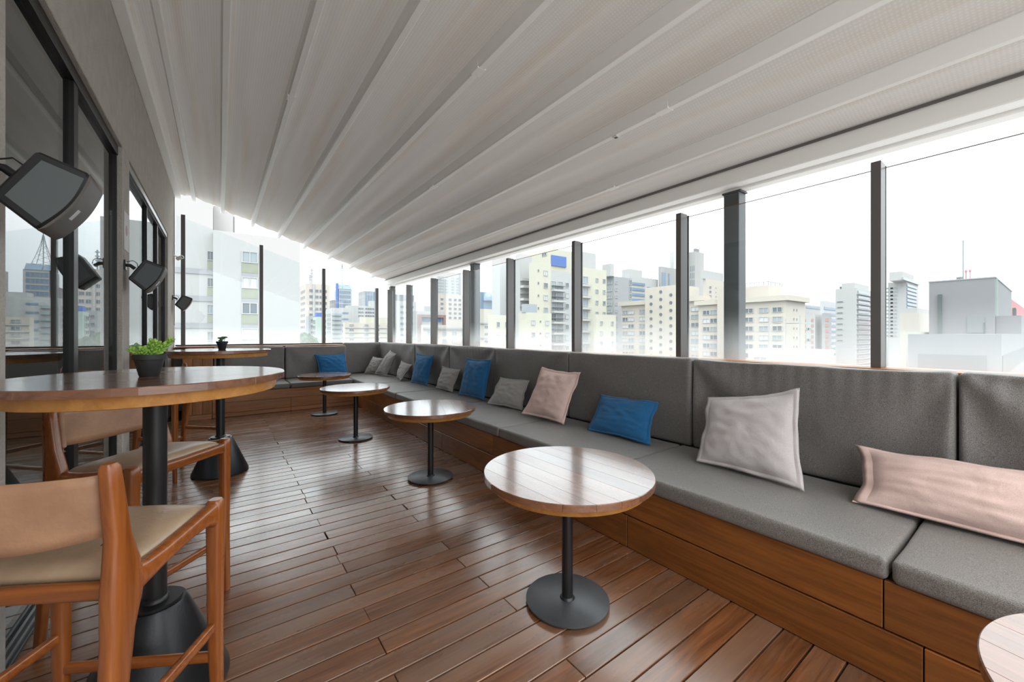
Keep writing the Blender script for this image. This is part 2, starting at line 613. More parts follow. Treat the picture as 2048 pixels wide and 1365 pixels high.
# ---- left wall with two glazed openings
op = [(2.30, 4.50), (4.80, 8.00)]
ZL = 2.82
w = MB()
w.box(XW - 0.22, XW, Y0, op[0][0], -0.02, ZL)
w.box(XW - 0.22, XW, op[0][1], op[1][0], -0.02, ZL)
w.box(XW - 0.22, XW, op[1][1], YE, -0.02, ZL)
w.box(XW - 0.22, XW, Y0, YE, ZL, 4.0)
struct('wall_left', w.mesh('wall_left', M['stucco'], bevel=0.004), label='rough grey stucco wall with two tall glazed openings')
# room behind the glass
struct('floor_interior', MB().box(-5.0, XW - 0.06, Y0, YE, -0.2, -0.012).mesh('floor_interior', M['room_floor']))
struct('ceiling_interior', MB().box(-5.0, XW - 0.2, Y0, YE, 2.95, 3.05).mesh('ceiling_interior', M['room']))
struct('wall_interior', MB().box(-5.1, -5.0, Y0, YE, -0.2, 3.05).box(-5.0, XW - 0.22, YE - 0.1, YE, -0.2, 3.05).box(-5.0, XW - 0.22, Y0, Y0 + 0.1, -0.2, 3.05).mesh('wall_interior', M['room']))


def glazing(n, y0, y1, mull, tracks, label):
    w = struct('window_%d' % n, None, (XW - 0.05, (y0 + y1) / 2, 0), label)
    lx, ly = XW - 0.05, (y0 + y1) / 2

    def part(name, xa, xb, ya, yb, za, zb, m, bevel=0.002):
        return box_obj(name, xa - lx, xb - lx, ya - ly, yb - ly, za, zb, m, w, bevel)
    xg = XW - 0.055
    part('head_frame', xg - 0.05, xg + 0.028, y0, y1, ZL - 0.075, ZL, M['frame'])
    part('jamb_frame', xg - 0.05, xg + 0.022, y0, y0 + 0.03, 0, ZL - 0.075, M['frame'])
    part('jamb_frame', xg - 0.05, xg + 0.022, y1 - 0.03, y1, 0, ZL - 0.075, M['frame'])
    part('floor_track', xg - 0.06, xg + 0.04, y0, y1, -0.012, 0.018, M['frame'])
    part('track_rail', xg - 0.005, xg + 0.005, y0 + 0.02, y1 - 0.02, 0.018, 0.026, M['track'], 0)
    part('track_rail', xg + 0.02, xg + 0.028, y0 + 0.02, y1 - 0.02, 0.018, 0.026, M['track'], 0)
    if tracks:
        part('head_track', xg + 0.028, xg + 0.045, y0, y1, ZL - 0.06, ZL - 0.005, M['track'])
    edges = [y0 + 0.03] + [q for q, _ in mull] + [y1 - 0.03]
    for q, wd in mull:
        part('mullion', xg - 0.04, xg + 0.022, q - wd / 2, q + wd / 2, 0.018, ZL - 0.075, M['frame'])
    for i, (a, b) in enumerate(zip(edges[:-1], edges[1:])):
        part('pane', xg - 0.008, xg, a, b, 0.02, ZL - 0.075, M['door_glass'], 0)
    return w


glazing(1, op[0][0], op[0][1], [(3.36, 0.085)], False, 'tall sliding glass doors in the nearer wall opening')
glazing(2, op[1][0], op[1][1], [(6.15, 0.025), (7.1, 0.07)], True, 'tall sliding glass doors in the farther wall opening')

# ---- building mass under the terrace, parapets
struct('wall_base', MB().box(-5.1, 3.2, Y0, YE, -32, -0.30).mesh('wall_base', M['concrete']))
struct('wall_right', MB().box(2.955, 3.2, Y0, YE, -0.3, 1.085).mesh('wall_right', M['concrete']))
struct('wall_back', MB().box(-0.64, 2.94, 8.90, YE, -0.3, 1.06).mesh('wall_back', M['concrete']))
struct('ground', MB().box(-900, 1500, -400, 1800, -33, -32).mesh('ground', M['asphalt']))

# ---- wooden ledges under the glass
t1 = struct('trim_1', None, (3.04, (Y0 + YE) / 2, 1.085), 'orange wood ledge under the right glass screen')
for a, b in ((Y0, 1.55), (1.553, 4.31), (4.313, 6.9), (6.903, YE)):
    box_obj('ledge_board', -0.10, 0.14, a - (Y0 + YE) / 2, b - (Y0 + YE) / 2, 0, 0.022, M['ledge'], t1, 0.002)
t2 = struct('trim_2', None, (1.1, 8.8, 1.06), 'orange wood ledge under the back glass screen')
for a, b in ((-0.60, 0.99), (0.993, 2.05)):
    box_obj('ledge_board', a - 1.1, b - 1.1, -0.24, 0.33, 0, 0.022, M['bench_wood_x'], t2, 0.002)
box_obj('ledge_board', 2.053 - 1.1, 2.93 - 1.1, 0.055, 0.33, 0, 0.022, M['bench_wood_x'], t2, 0.002)

# ---- right glass screen
w3 = struct('window_3', None, (3.05, 4.0, 1.107), 'frameless glass wind screen on slim posts along the right side')
PY = [-0.56, 0.638, 1.846, 3.043, 4.242, 5.395, 6.549, 7.70, 8.80]
ZP = 2.278


def post(parent, ox, oy, oz, x0, x1, y0, y1, z0, z1, ax):
    """C-section upright: main box plus a thin clamp strip on the glass side"""
    p = box_obj('post', x0 - ox, x1 - ox, y0 - oy, y1 - oy, z0 - oz, z1 - oz, M['post'], parent, 0.002)
    return p


for i, py in enumerate(PY):
    post(w3, 3.05, 4.0, 1.107, 3.0, 3.095, py - 0.045, py, 1.107, ZP, 'Y')
    c = box_obj('glass_clamp', 3.113 - 3.05, 3.123 - 3.05, py - 0.045 - 4.0, py - 4.0, 0, ZP - 1.107 - 0.004, M['post'], w3, 0.001)
edges = [Y0] + [q - 0.0225 for q in PY] + [9.03]
for a, b in zip(edges[:-1], edges[1:]):
    if b - a > 0.15:
        pn = box_obj('pane', 3.098 - 3.05, 3.110 - 3.05, a + 0.003 - 4.0, b - 0.003 - 4.0, 0.0, 2.258 - 1.107, M['pane'], w3)
        h_ = (2.258 - 1.107) / 2
        box_obj('glass_edge', -0.0058, 0.0058, -(b - a) / 2 + 0.003, (b - a) / 2 - 0.003, h_, h_ + 0.003, M['glass_edge'], pn)

# ---- back glass screen, its top follows the roof
w4 = struct('window_4', None, (1.2, 9.0, 1.085), 'glass wind screen at the far end with a top edge sloping like the roof')
BX = [(-0.545, 3.36), (0.605, 2.985), (1.70, 2.645), (2.79, 2.315)]
for x, z in BX:
    post(w4, 1.2, 9.0, 1.085, x, x + 0.058, 8.93, 9.02, 1.085, z, 'X')
box_obj('bottom_rail', -0.62 - 1.2, 3.0 - 1.2, 8.95 - 9.0, 9.05 - 9.0, 0.0, 0.022, M['frame'], w4, 0.002)
zt = lambda x: 3.335 - 0.328 * (x + 0.545)
pe = [-0.62] + [x + 0.029 for x, _ in BX] + [3.095]
for a, b in zip(pe[:-1], pe[1:]):
    if b - a < 0.12 and a > 0:
        continue
    a += 0.003
    b -= 0.003
    za, zb = zt(a) - 1.085, zt(b) - 1.085
    m_ = MB().add([(a - 1.2, 0.03, 0.02), (b - 1.2, 0.03, 0.02), (b - 1.2, 0.03, zb), (a - 1.2, 0.03, za),
                   (a - 1.2, 0.042, 0.02), (b - 1.2, 0.042, 0.02), (b - 1.2, 0.042, zb), (a - 1.2, 0.042, za)],
                  [(0, 1, 2, 3), (7, 6, 5, 4), (0, 4, 5, 1), (1, 5, 6, 2), (2, 6, 7, 3), (3, 7, 4, 0)])
    m_.obj('pane', M['pane'], w4)

# ---- canopy: fabric bays hung from slim white rafters
RX = [-0.378, 0.038, 0.507, 0.952, 1.40, 1.869, 2.308, 2.762]
rz_ = lambda x: 3.56 - 0.3605 * x            # underside of the rafters
ceil = struct('ceiling', None, (1.2, 4.0, 3.0), 'sloping white fabric canopy on slim white rafters')
oc = Vector((1.2, 4.0, 3.0))
YR = 9.26
for i, x in enumerate(RX):
    z = rz_(x)
    m_ = MB().box(-0.031, 0.031, (Y0 - YR) / 2, (YR - Y0) / 2, 0, 0.1)
    m_.obj('rafter', M['rafter'], ceil, False, 0.011, (x - oc.x, (Y0 + YR) / 2 - oc.y, z - oc.z), (0, -0.05, 0))
    ys = 1.5 + 0.8 * (i % 3) + (0.9 if i in (2, 5) else 0)
    MB().box(-0.0325, 0.0325, -0.045, 0.045, -0.001, 0.04).obj('joint_sleeve', M['rafter'], ceil, False, 0.001, (x - oc.x, ys - oc.y, z - oc.z), (0, -0.05, 0))
# wall plate
box_obj('wall_plate', XW - oc.x, XW + 0.085 - oc.x, Y0 - oc.y, YR - 0.03 - oc.y, 3.70 - oc.z, 3.83 - oc.z, M['rafter'], ceil, 0.004)
# gutter beam on the low side
g = MB()
g.box(3.10, 3.215, Y0, YR, 2.425, 2.56)
g.box(3.215, 3.31, Y0, YR, 2.405, 2.47)
for q in g.v:
    q -= oc
g.obj('gutter_beam', M['rafter'], ceil, False, 0.006)
box_obj('gutter_gap_strip', 3.085 - oc.x, 3.10 - oc.x, Y0 - oc.y, YR - oc.y, 2.535 - oc.z, 2.55 - oc.z, M['post'], ceil)  # thin dark strip drawn for the gap line along the gutter
bays = [XW + 0.04] + RX + [3.12]
for i, (a, b) in enumerate(zip(bays[:-1], bays[1:])):
    NX, NY = 22, 26
    vs_, fs_ = [], []
    za, zb = rz_(a) + 0.092, rz_(b) + 0.092
    if i == 0:
        za = 3.79
    if i == len(bays) - 2:
        zb = 2.55
    for jy in range(NY + 1):
        yy = Y0 + (9.2 - Y0) * jy / NY
        for jx in range(NX + 1):
            t = jx / NX
            sag = -0.020 * (math.sin(PI * t) ** 0.8) - 0.009 * math.sin(2 * PI * t) - 0.0035 * math.sin(6 * PI * t + i) * math.sin(PI * t)
            nz = 0.010 * noise.noise(Vector((t * 3 + i * 7, yy * 0.5, i))) * math.sin(PI * t)
            vs_.append((a + (b - a) * t - oc.x, yy - oc.y, za + (zb - za) * t + sag + nz - oc.z))
    for jy in range(NY):
        for jx in range(NX):
            q = jy * (NX + 1) + jx
            fs_.append((q, q + 1, q + NX + 2, q + NX + 1))
    link('fabric_panel', mesh('fabric_panel', vs_, fs_, M['fabric'], True), ceil)
# little square sensor let into a rafter
sp = onz(1232, 98, rz_(2.308) - 0.003)
sb_ = MB().box(-0.02, 0.02, -0.02, 0.02, -0.012, 0.0).obj('sensor_box', M['white_plastic'], ceil, False, 0.002, (2.308 - oc.x, sp.y * 2.308 / max(sp.x, 0.1) - oc.y, rz_(2.308) - oc.z))
MB().box(-0.012, 0.012, -0.012, 0.012, -0.0125, -0.0121).obj('sensor_face', M['lens'], sb_)

# ---- steel columns carrying the gutter, outside the glass
for i, (yc, lab) in enumerate(((1.503, 'thick grey steel column behind the glass in front of the cream building'),
                               (5.45, 'grey steel column just behind a slim post, beside the white tower'),
                               (9.22, 'short stub of grey steel column at the far corner of the glass screens'))):
    c = thing('steel_column', lab, 'column', (3.2575, yc, -0.3), 0, 'steel columns under the canopy gutter')
    box_obj('shaft', -0.0575, 0.0575, -0.0575, 0.0575, 0, 2.69, M['column'], c, 0.004)
    box_obj('cap_plate', -0.0575, 0.06, -0.07, 0.07, 2.69, 2.704, M['column'], c, 0.001)

# ================================================================== BENCHES
bench = thing('corner_bench', 'L-shaped built-in wooden bench along the right and far sides', 'bench', (2.4, 4.0, 0))
bo = Vector((2.4, 4.0, 0))


def bpart(name, x0, x1, y0, y1, z0, z1, m, bevel=0.002):
    return box_obj(name, x0 - bo.x, x1 - bo.x, y0 - bo.y, y1 - bo.y, z0, z1, m, bench, bevel)


bpart('bench_core', XF + 0.022, 2.94, Y0, 8.895, 0.0, SB, M['deck_gap'], 0)
bpart('bench_core', -0.095, XF + 0.02, YB + 0.022, 8.895, 0.0, SB, M['deck_gap'], 0)
zj = 0.194
cuts = [Y0, 0.39, 3.04, 5.62, YB - 0.001]
for a, b in zip(cuts[:-1], cuts[1:]):
    bpart('front_board', XF + 0.004, XF + 0.024, a + 0.002, b - 0.002, zj + 0.003, SB - 0.002, M['bench_wood'])
cuts = [Y0, 0.283, 1.553, 4.065, 6.4, YB - 0.001]
for a, b in zip(cuts[:-1], cuts[1:]):
    bpart('front_board', XF, XF + 0.024, a + 0.002, b - 0.002, 0.003, zj - 0.003, M['bench_wood'])
cuts = [-0.095, 0.97, XF + 0.003]
for a, b in zip(cuts[:-1], cuts[1:]):
    bpart('front_board', a + 0.002, b - 0.002, YB, YB + 0.022, 0.066, 0.225, M['bench_wood_x'])
    bpart('front_board', a + 0.002, b - 0.002, YB - 0.012, YB + 0.022, 0.003, 0.062, M['bench_wood_x'])
bpart('front_board', -0.093, XF + 0.001, YB + 0.003, YB + 0.022, 0.229, SB - 0.002, M['bench_wood_x'])
# wooden block that carries the two back cushions
bpart('backrest_block', -0.095, 2.045, 8.56, 8.895, SB, 1.055, M['bench_wood_x'])

# upright-board cabinet at the end of the bench
cab = thing('board_cabinet', 'cabinet of upright wooden boards beside the wall, left of the far bench', 'cabinet', (-0.27, 8.2, 0))
for i in range(3):
    x0 = -0.445 + i * 0.116 + 0.27
    box_obj('front_board', x0, x0 + 0.112, YB - 8.2, YB + 0.02 - 8.2, 0.075, 1.055, M['bench_wood_z'], cab, 0.002)
box_obj('plinth', -0.445 + 0.27, 0.17, YB - 0.012 - 8.2, YB + 0.02 - 8.2, 0.0, 0.07, M['bench_wood_x'], cab, 0.002)
box_obj('carcass', -0.445 + 0.27, 0.172, YB + 0.021 - 8.2, 8.895 - 8.2, 0.0, 1.055, M['bench_wood_z'], cab)


# ---- upholstered cushions
def softbox(name, lx, ly, lz, r, n, m, loc, seed, amp=0.006, fold=0.0, foldaxis='x', puff=0.0):
    """upholstered block, origin at the middle of its base"""
    L = (lx, ly, lz)
    pos = []
    for ax in range(3):
        q = [0, r * 0.25, r * 0.6, r]
        k = n[ax]
        q += [r + (L[ax] - 2 * r) * (j + 1) / k for j in range(k - 1)]
        q += [L[ax] - r, L[ax] - 0.6 * r, L[ax] - 0.25 * r, L[ax]]
        pos.append(q)
    idx, vs_, fs_ = {}, [], []

    def V(i, j, k):
        key = (i, j, k)
        if key in idx:
            return idx[key]
        p = Vector((pos[0][i], pos[1][j], pos[2][k]))
        c = Vector([min(max(p[a], r), L[a] - r) for a in range(3)])
        d = p - c
        if d.length > 1e-9:
            d = d.normalized()
        p = c + d * r
        P = p - Vector((lx / 2, ly / 2, 0))
        # slack cover: shallow creases
        w_ = noise.noise(Vector((P.x * 2.3, P.y * 2.3, P.z * 2.3)) + Vector((seed * 11.3, 0, 0)))
        w_ += 0.5 * noise.noise(Vector((P.x * 6, P.y * 6, P.z * 6)) + Vector((seed * 5.3, 3, 0)))
        disp = amp * w_
        if fold:
            # pull creases fanning out of the upper corners
            along = (P.y if foldaxis == 'y' else P.x)
            half = (ly if foldaxis == 'y' else lx) / 2
            for sg in (-1, 1):
                dx = half - sg * along
                dz = lz - P.z
                rr = math.hypot(dx, dz)
                if rr < 0.75 and rr > 1e-4:
                    an = math.atan2(dz, dx)
                    disp += fold * math.sin(an * 6 + seed) * math.sin(PI * min(1, rr / 0.75)) * min(1.0, rr / 0.08)
            disp += 0.3 * fold * abs(d.x if foldaxis == 'y' else d.y) * math.sin(along * 80 + seed + 2 * noise.noise(Vector((along * 3, seed, 0)))) * max(0, (P.z / lz) - 0.55)
        if puff:
            disp += puff * max(0, 1 - (2 * P.x / lx) ** 2) * max(0, 1 - (2 * P.y / ly) ** 2) * (1 if P.z > lz * 0.5 else 0)
        if fold:
            disp *= 1 - abs(d.y if foldaxis == 'y' else d.x)
        P = P + d * disp * (0 if P.z < 0.004 else 1)
        if P.z < 0:
            P.z = 0
        idx[key] = len(vs_)
        vs_.append(P)
        return idx[key]
    N = [len(q) - 1 for q in pos]
    for i in range(N[0]):
        for j in range(N[1]):
            fs_.append((V(i, j, 0), V(i, j + 1, 0), V(i + 1, j + 1, 0), V(i + 1, j, 0)))
            fs_.append((V(i, j, N[2]), V(i + 1, j, N[2]), V(i + 1, j + 1, N[2]), V(i, j + 1, N[2])))
    for i in range(N[0]):
        for k in range(N[2]):
            fs_.append((V(i, 0, k), V(i + 1, 0, k), V(i + 1, 0, k + 1), V(i, 0, k + 1)))
            fs_.append((V(i, N[1], k), V(i, N[1], k + 1), V(i + 1, N[1], k + 1), V(i + 1, N[1], k)))
    for j in range(N[1]):
        for k in range(N[2]):
            fs_.append((V(0, j, k), V(0, j, k + 1), V(0, j + 1, k + 1), V(0, j + 1, k)))
            fs_.append((V(N[0], j, k), V(N[0], j + 1, k), V(N[0], j + 1, k + 1), V(N[0], j, k + 1)))
    return link(name, mesh(name, vs_, fs_, m, True), None, loc)


def piping(parent, pts, r=0.0035):
    MB().tube(pts, r, 6).obj('piping', M['cushion'], parent, True)


GS, GB = 'grey seat cushions on the corner bench', 'grey back cushions of the corner bench'
ys = [-0.93, 0.371, 1.675, 2.934, 4.20, 5.485, 6.74, 8.0]
labs = ['grey seat cushion under the long pink pillow, nearest the camera',
        'grey seat cushion that carries the pale lilac-grey square pillow',
        'grey seat cushion under the small blue lumbar pillow',
        'grey seat cushion under the square pink pillow and a grey lumbar pillow',
        'grey seat cushion under the nearer tall blue pillow',
        'grey seat cushion under the farther tall blue pillow',
        'grey seat cushion just before the bench corner']
for i, (a, b) in enumerate(zip(ys[:-1], ys[1:])):
    o = softbox('seat_cushion', 0.815, b - a - 0.008, SEAT - SB, 0.022, (14, 26, 3), M['cushion'], ((XF - 0.012 + 2.803) / 2, (a + b) / 2, SB), i + 1, 0.005, 0, 'y', 0.008)
    tag(o, labs[i], 'cushion', GS)
o = softbox('seat_cushion', 0.815, 0.70, SEAT - SB, 0.022, (12, 12, 3), M['cushion'], ((XF - 0.012 + 2.803) / 2, 8.355, SB), 21, 0.004, 0, 'y', 0.006)
tag(o, 'grey seat cushion filling the far corner of the bench', 'cushion', GS)
for i, (a, b, lab) in enumerate(((-0.088, 0.955, 'grey seat cushion at the left end of the far bench'),
                                 (0.963, 1.98, 'grey seat cushion of the far bench under the blue pillow'))):
    o = softbox('seat_cushion', b - a - 0.006, 0.785, SEAT - SB, 0.022, (20, 12, 3), M['cushion'], ((a + b) / 2, YB - 0.012 + 0.3925, SB), 30 + i, 0.005, 0, 'x', 0.008)
    tag(o, lab, 'cushion', GS)
yb = [-1.02, 0.286, 1.597, 2.889, 4.193, 5.445, 6.774, 8.70]
labs = ['grey back cushion behind the long pink pillow at the right edge',
        'grey back cushion behind the pale lilac-grey square pillow',
        'grey back cushion behind the small blue lumbar pillow',
        'grey back cushion behind the pink square pillow',
        'grey back cushion behind the nearer tall blue pillow',
        'grey back cushion behind the farther tall blue pillow',
        'grey back cushion on the right run beside the bench corner']
for i, (a, b) in enumerate(zip(yb[:-1], yb[1:])):
    o = softbox('back_cushion', 0.138, b - a - 0.008, 1.118 - SEAT, 0.026, (3, 84, 26), M['cushion'], (2.867, (a + b) / 2, SEAT), i + 41, 0.005, (0.018, 0.016, 0.005, 0.005, 0.009, 0.009, 0.005)[i], 'y')
    tag(o, labs[i], 'cushion', GB)
o = softbox('back_cushion', 0.73, 0.135, 1.114 - SEAT, 0.026, (24, 3, 18), M['cushion'], (2.43, 8.79, SEAT), 61, 0.004, 0.002, 'x')
tag(o, 'taller grey back cushion on the far side of the corner', 'cushion', GB)
for i, (a, b, lab) in enumerate(((-0.09, 0.962, 'grey back cushion at the left end of the far bench'),
                                 (0.97, 2.04, 'wrinkled grey back cushion of the far bench behind a blue pillow'))):
    o = softbox('back_cushion', b - a - 0.006, 0.135, 1.065 - SEAT, 0.026, (30, 3, 18), M['cushion'], ((a + b) / 2, 8.49, SEAT), 66 + i, 0.005, 0.007, 'x')
    tag(o, lab, 'cushion', GB)


# ---- loose pillows, each leaning on a back cushion
def pillow(name, label, bl, br, tr, tl, T, m, seed, group=None, ear=0.0):
    bl, br, tr, tl = [Vector(q) for q in (bl, br, tr, tl)]
    c = (bl + br + tr + tl) / 4
    base = Vector((c.x, c.y, (bl.z + br.z) / 2))
    ux = ((br - bl) + (tr - tl)) / 2
    uz = ((tl - bl) + (tr - br)) / 2
    nrm = ux.cross(uz).normalized()
    N = 30
    FL = 0.90                                   # stuffed part; the rest is the flat hem
    vs_, fs_ = [], []
    idx = {}

    def P(x, y, side):
        kx = 0.068 * (1 - y * y)
        ky = 0.068 * (1 - x * x)
        xx, yy = x * (1 - kx * abs(x)), y * (1 - ky * abs(y))
        xx += 0.012 * noise.noise(Vector((y * 2.2, x * 1.1, seed * 3.1))) * abs(x) ** 3
        yy += 0.016 * noise.noise(Vector((x * 2.2, y * 1.1, seed * 7.7))) * abs(y) ** 3
        s, t = (xx + 1) / 2, (yy + 1) / 2
        p = bl * (1 - s) * (1 - t) + br * s * (1 - t) + tr * s * t + tl * (1 - s) * t
        a, b = min(1, abs(x) / FL), min(1, abs(y) / FL)
        h = T * ((1 - a ** 2.4) ** 0.62) * ((1 - b ** 2.4) ** 0.62)
        h *= 1 + 0.10 * noise.noise(Vector((x * 2, y * 2, seed)))
        crease = 0.013 * noise.noise(Vector((x * 3.5 + y * 2.0, y * 5 - x, seed * 2.0 + side)))
        edge = (1 - a ** 4) * (1 - b ** 4)
        wob = 0.02 * noise.noise(Vector((x * 2.7, y * 2.7, seed + 9))) * max(abs(x), abs(y)) ** 4
        return p + nrm * (-side) * (h + crease * edge + 0.0022) + nrm * wob - base

    def grid(test):
        v, f, ix = [], [], {}
        u = [-1, -0.945] + [FL * (-1 + 2 * k / N) for k in range(N + 1)] + [0.945, 1]
        K = len(u) - 1
        for side in (1, -1):
            def G(i, j):
                sd = 0 if (i in (0, K) or j in (0, K)) else side
                key = (i, j, sd)
                if key not in ix:
                    ix[key] = len(v)
                    v.append(P(u[i], u[j], side))
                return ix[key]
            for i in range(K):
                for j in range(K):
                    if test(i, j, K):
                        q = (G(i, j), G(i + 1, j), G(i + 1, j + 1), G(i, j + 1))
                        f.append(q if side > 0 else q[::-1])
        return v, f
    v, f = grid(lambda i, j, K: 2 <= i < K - 2 and 2 <= j < K - 2)
    o = link(name, mesh(name, v, f, m, True), None, base)
    tag(o, label, 'pillow', group)
    v, f = grid(lambda i, j, K: not (2 <= i < K - 2 and 2 <= j < K - 2))
    link('hem', mesh('hem', v, f, m, True), o)
    return o


GP = 'loose pillows on the corner bench'
ZS = SEAT + 0.016


def leaning(px, xt=2.735, z=ZS):
    bl, br, tr, tl = px
    return onz(*bl, z), onz(*br, z), onx(*tr, xt), onx(*tl, xt)


q2 = lambda x, y: (680 + x / 4.096, 670 + y / 4.096)
q3 = lambda x, y: (960 + x / 4.096, 700 + y / 4.096)
q4 = lambda x, y: (1360 + x / 2.977, 700 + y / 2.977)
pillow('lilac_pillow', 'pale lilac-grey square pillow left of the long pink one', *leaning([q4(88, 665), q4(742, 848), q4(718, 232), q4(157, 278)], 2.70), 0.075, M['lilac'], 1, GP)
pillow('blue_lumbar_pillow', 'small blue lumbar pillow between the pink and the lilac-grey square pillows', *leaning([q3(872, 657), q3(1390, 783), q3(1470, 425), q3(985, 358)], 2.72), 0.058, M['blue'], 2, GP)
pillow('pink_pillow', 'pale pink square pillow leaning left of the small blue lumbar pillow', *leaning([q2(1485, 655), q2(1830, 738), q2(1980, 308), q2(1655, 262)], 2.71), 0.07, M['pink'], 3, GP)
pillow('grey_lumbar_pillow', 'grey lumbar pillow right beside the square pink pillow', *leaning([q2(1205, 568), q2(1490, 622), q2(1550, 370), q2(1308, 342)], 2.72), 0.058, M['greyp'], 4, GP)
pillow('blue_pillow', 'tall blue pillow leaning left of the grey lumbar pillow', (2.56, 4.72, ZS), (2.60, 4.13, ZS), (2.725, 4.16, 0.985), (2.725, 4.80, 0.975), 0.07, M['blue'], 5, GP)
pillow('grey_small_pillow', 'small grey pillow standing between the two tall blue pillows', (2.60, 5.52, ZS), (2.60, 4.97, ZS), (2.73, 4.98, 0.80), (2.73, 5.53, 0.81), 0.058, M['greyp'], 6, GP)
pillow('blue_pillow', 'tall blue pillow farther along, right of two grey pillows', (2.56, 6.38, ZS), (2.60, 5.78, ZS), (2.73, 5.84, 0.965), (2.73, 6.52, 0.97), 0.07, M['blue'], 7, GP)
pillow('grey_small_pillow', 'small grey pillow tucked left of the farther tall blue pillow', (2.66, 7.30, ZS), (2.53, 6.76, ZS), (2.725, 6.70, 0.76), (2.73, 7.25, 0.80), 0.055, M['greyp'], 8, GP)
pillow('grey_pillow', 'grey square pillow standing upright near the bench corner', (2.48, 8.08, ZS), (2.58, 7.62, ZS), (2.725, 7.48, 0.92), (2.73, 7.86, 0.985), 0.07, M['greyp'], 9, GP)
pillow('grey_small_pillow', 'small grey pillow half hidden in the bench corner', (2.36, 8.36, ZS), (2.60, 8.12, ZS), (2.72, 8.14, 0.80), (2.58, 8.50, 0.83), 0.05, M['greyp'], 10, GP)
pillow('blue_lumbar_pillow', 'blue pillow on the far bench behind a round table', (1.50, 8.16, ZS), (2.03, 8.16, ZS), (2.01, 8.375, 0.915), (1.45, 8.375, 0.905), 0.06, M['blue'], 11, GP)
a_, b_ = onz(1360 + 1025 / 2.977, 700 + 905 / 2.977, ZS), onx(1360 + 1045 / 2.977, 700 + 568 / 2.977, 2.70)
pillow('long_pink_pillow', 'long pale pink bolster pillow at the right edge of the picture', a_, (2.50, -0.36, ZS), (2.70, -0.33, 0.76), b_, 0.085, M['pink'], 12, GP)


# ================================================================== TABLES
def disc_planks(parent, R, z0, z1, n, m, rim=0.003):
    wd = 2 * R / n
    for i in range(n):
        xa, xb = -R + i * wd + 0.0007, -R + (i + 1) * wd - 0.0007
        xa, xb = max(xa, -R + 1e-4), min(xb, R - 1e-4)
        K = 14

        def ring(inset, z):
            r_ = R - inset
            pts = []
            for j in range(K + 1):
                x = xa + (xb - xa) * j / K
                pts.append((x, -math.sqrt(max(r_ * r_ - x * x, 1e-8)), z))
            for j in range(K + 1):
                x = xb + (xa - xb) * j / K
                pts.append((x, math.sqrt(max(r_ * r_ - x * x, 1e-8)), z))
            return pts
        rings = [ring(0, z0), ring(0, z1 - rim), ring(rim * 0.8, z1)]
        cx = (xa + xb) / 2
        mb = MB()
        n_ = 2 * (K + 1)
        for rr in rings:
            mb.v += [Vector(q) - Vector((cx, 0, 0)) for q in rr]
        for k in range(2):
            for j in range(n_):
                jj = (j + 1) % n_
                mb.f.append((k * n_ + j, k * n_ + jj, (k + 1) * n_ + jj, (k + 1) * n_ + j))
        # planks are convex strips: fill both caps with quads
        for k, base in ((0, 0), (1, 2 * n_)):
            for j in range(K):
                q = (base + j, base + j + 1, base + n_ - 2 - j, base + n_ - 1 - j)
                mb.f.append(q[::-1] if k == 0 else q)
        mb.obj('plank', m, parent, False, 0, (cx, 0, 0))


def low_table(label, x, y, rz, group='low round tables in front of the bench'):
    t = thing('round_table', label, 'table', (x, y, 0), rz, group)
    R, H = 0.405, 0.64
    top = MB().lathe([(R - 0.012, H - 0.027), (R - 0.012, H - 0.003)], 64).obj('table_top', M['top_wood'], t)
    disc_planks(top, R, H - 0.028, H, 8, M['top_wood'])
    MB().lathe([(R - 0.06, H - 0.066), (R - 0.036, H - 0.062), (R - 0.016, H - 0.0285)], 64).obj('apron_ring', M['apron'], t, True)
    MB().lathe([(0.0265, 0.02), (0.0265, H - 0.066)], 28).obj('pole', M['black_metal'], t, True)
    MB().lathe([(0.036, 0.0205), (0.033, 0.026), (0.028, 0.031)], 28).obj('weld_collar', M['black_metal'], t, True)
    MB().lathe([(0.198, 0.011), (0.2, 0.0125), (0.2, 0.0185), (0.198, 0.02)], 64).obj('base_disc', M['base_disc'], t, True)
    for k in range(4):
        a = k * PI / 2 + 0.6
        MB().lathe([(0.011, 0.0), (0.012, 0.011)], 12, (0.165 * math.cos(a), 0.165 * math.sin(a), 0)).obj('glide', M['foot'], t, True)
    return t


low_table('low round wooden table in the foreground, its whole base in view', 1.362, 1.41, math.radians(2))
low_table('second low round table, in front of the grey lumbar pillow', 1.535, 3.35, math.radians(-21))
low_table('third low round table, in the middle of the deck', 1.36, 5.15, math.radians(20))
low_table('farthest low round table, in front of the blue pillow on the far bench', 1.37, 7.03, math.radians(60))
low_table('low round table cut off by the lower right corner of the picture', 1.335, -0.30, math.radians(-14))


def bar_table(label, x, y, rz):
    t = thing('bar_table', label, 'table', (x, y, 0), rz, 'tall round bar tables')
    R, H = 0.408, 1.15
    top = MB().lathe([(R - 0.012, H - 0.022), (R - 0.012, H - 0.003)], 72).obj('table_top', M['top_wood'], t)
    disc_planks(top, R, H - 0.024, H, 8, M['top_wood'])
    MB().lathe([(R - 0.04, H - 0.064), (R - 0.034, H - 0.062), (R - 0.026, H - 0.0245)], 72).obj('apron_ring', M['apron'], t, True)
    MB().lathe([(0.034, 0.33), (0.034, H - 0.064)], 36).obj('pole', M['black_metal'], t, True)
    MB().lathe([(0.042, 0.337), (0.041, 0.343), (0.035, 0.35)], 36).obj('weld_collar', M['black_metal'], t, True)
    MB().lathe([(0.214, 0.0), (0.222, 0.006), (0.220, 0.02), (0.095, 0.318), (0.088, 0.329)], 72).obj('cone_base', M['black_base'], t, True)
    MB().lathe([(0.078, 0.329), (0.078, 0.337)], 48).obj('cover_plate', M['black_metal'], t, True)
    return t


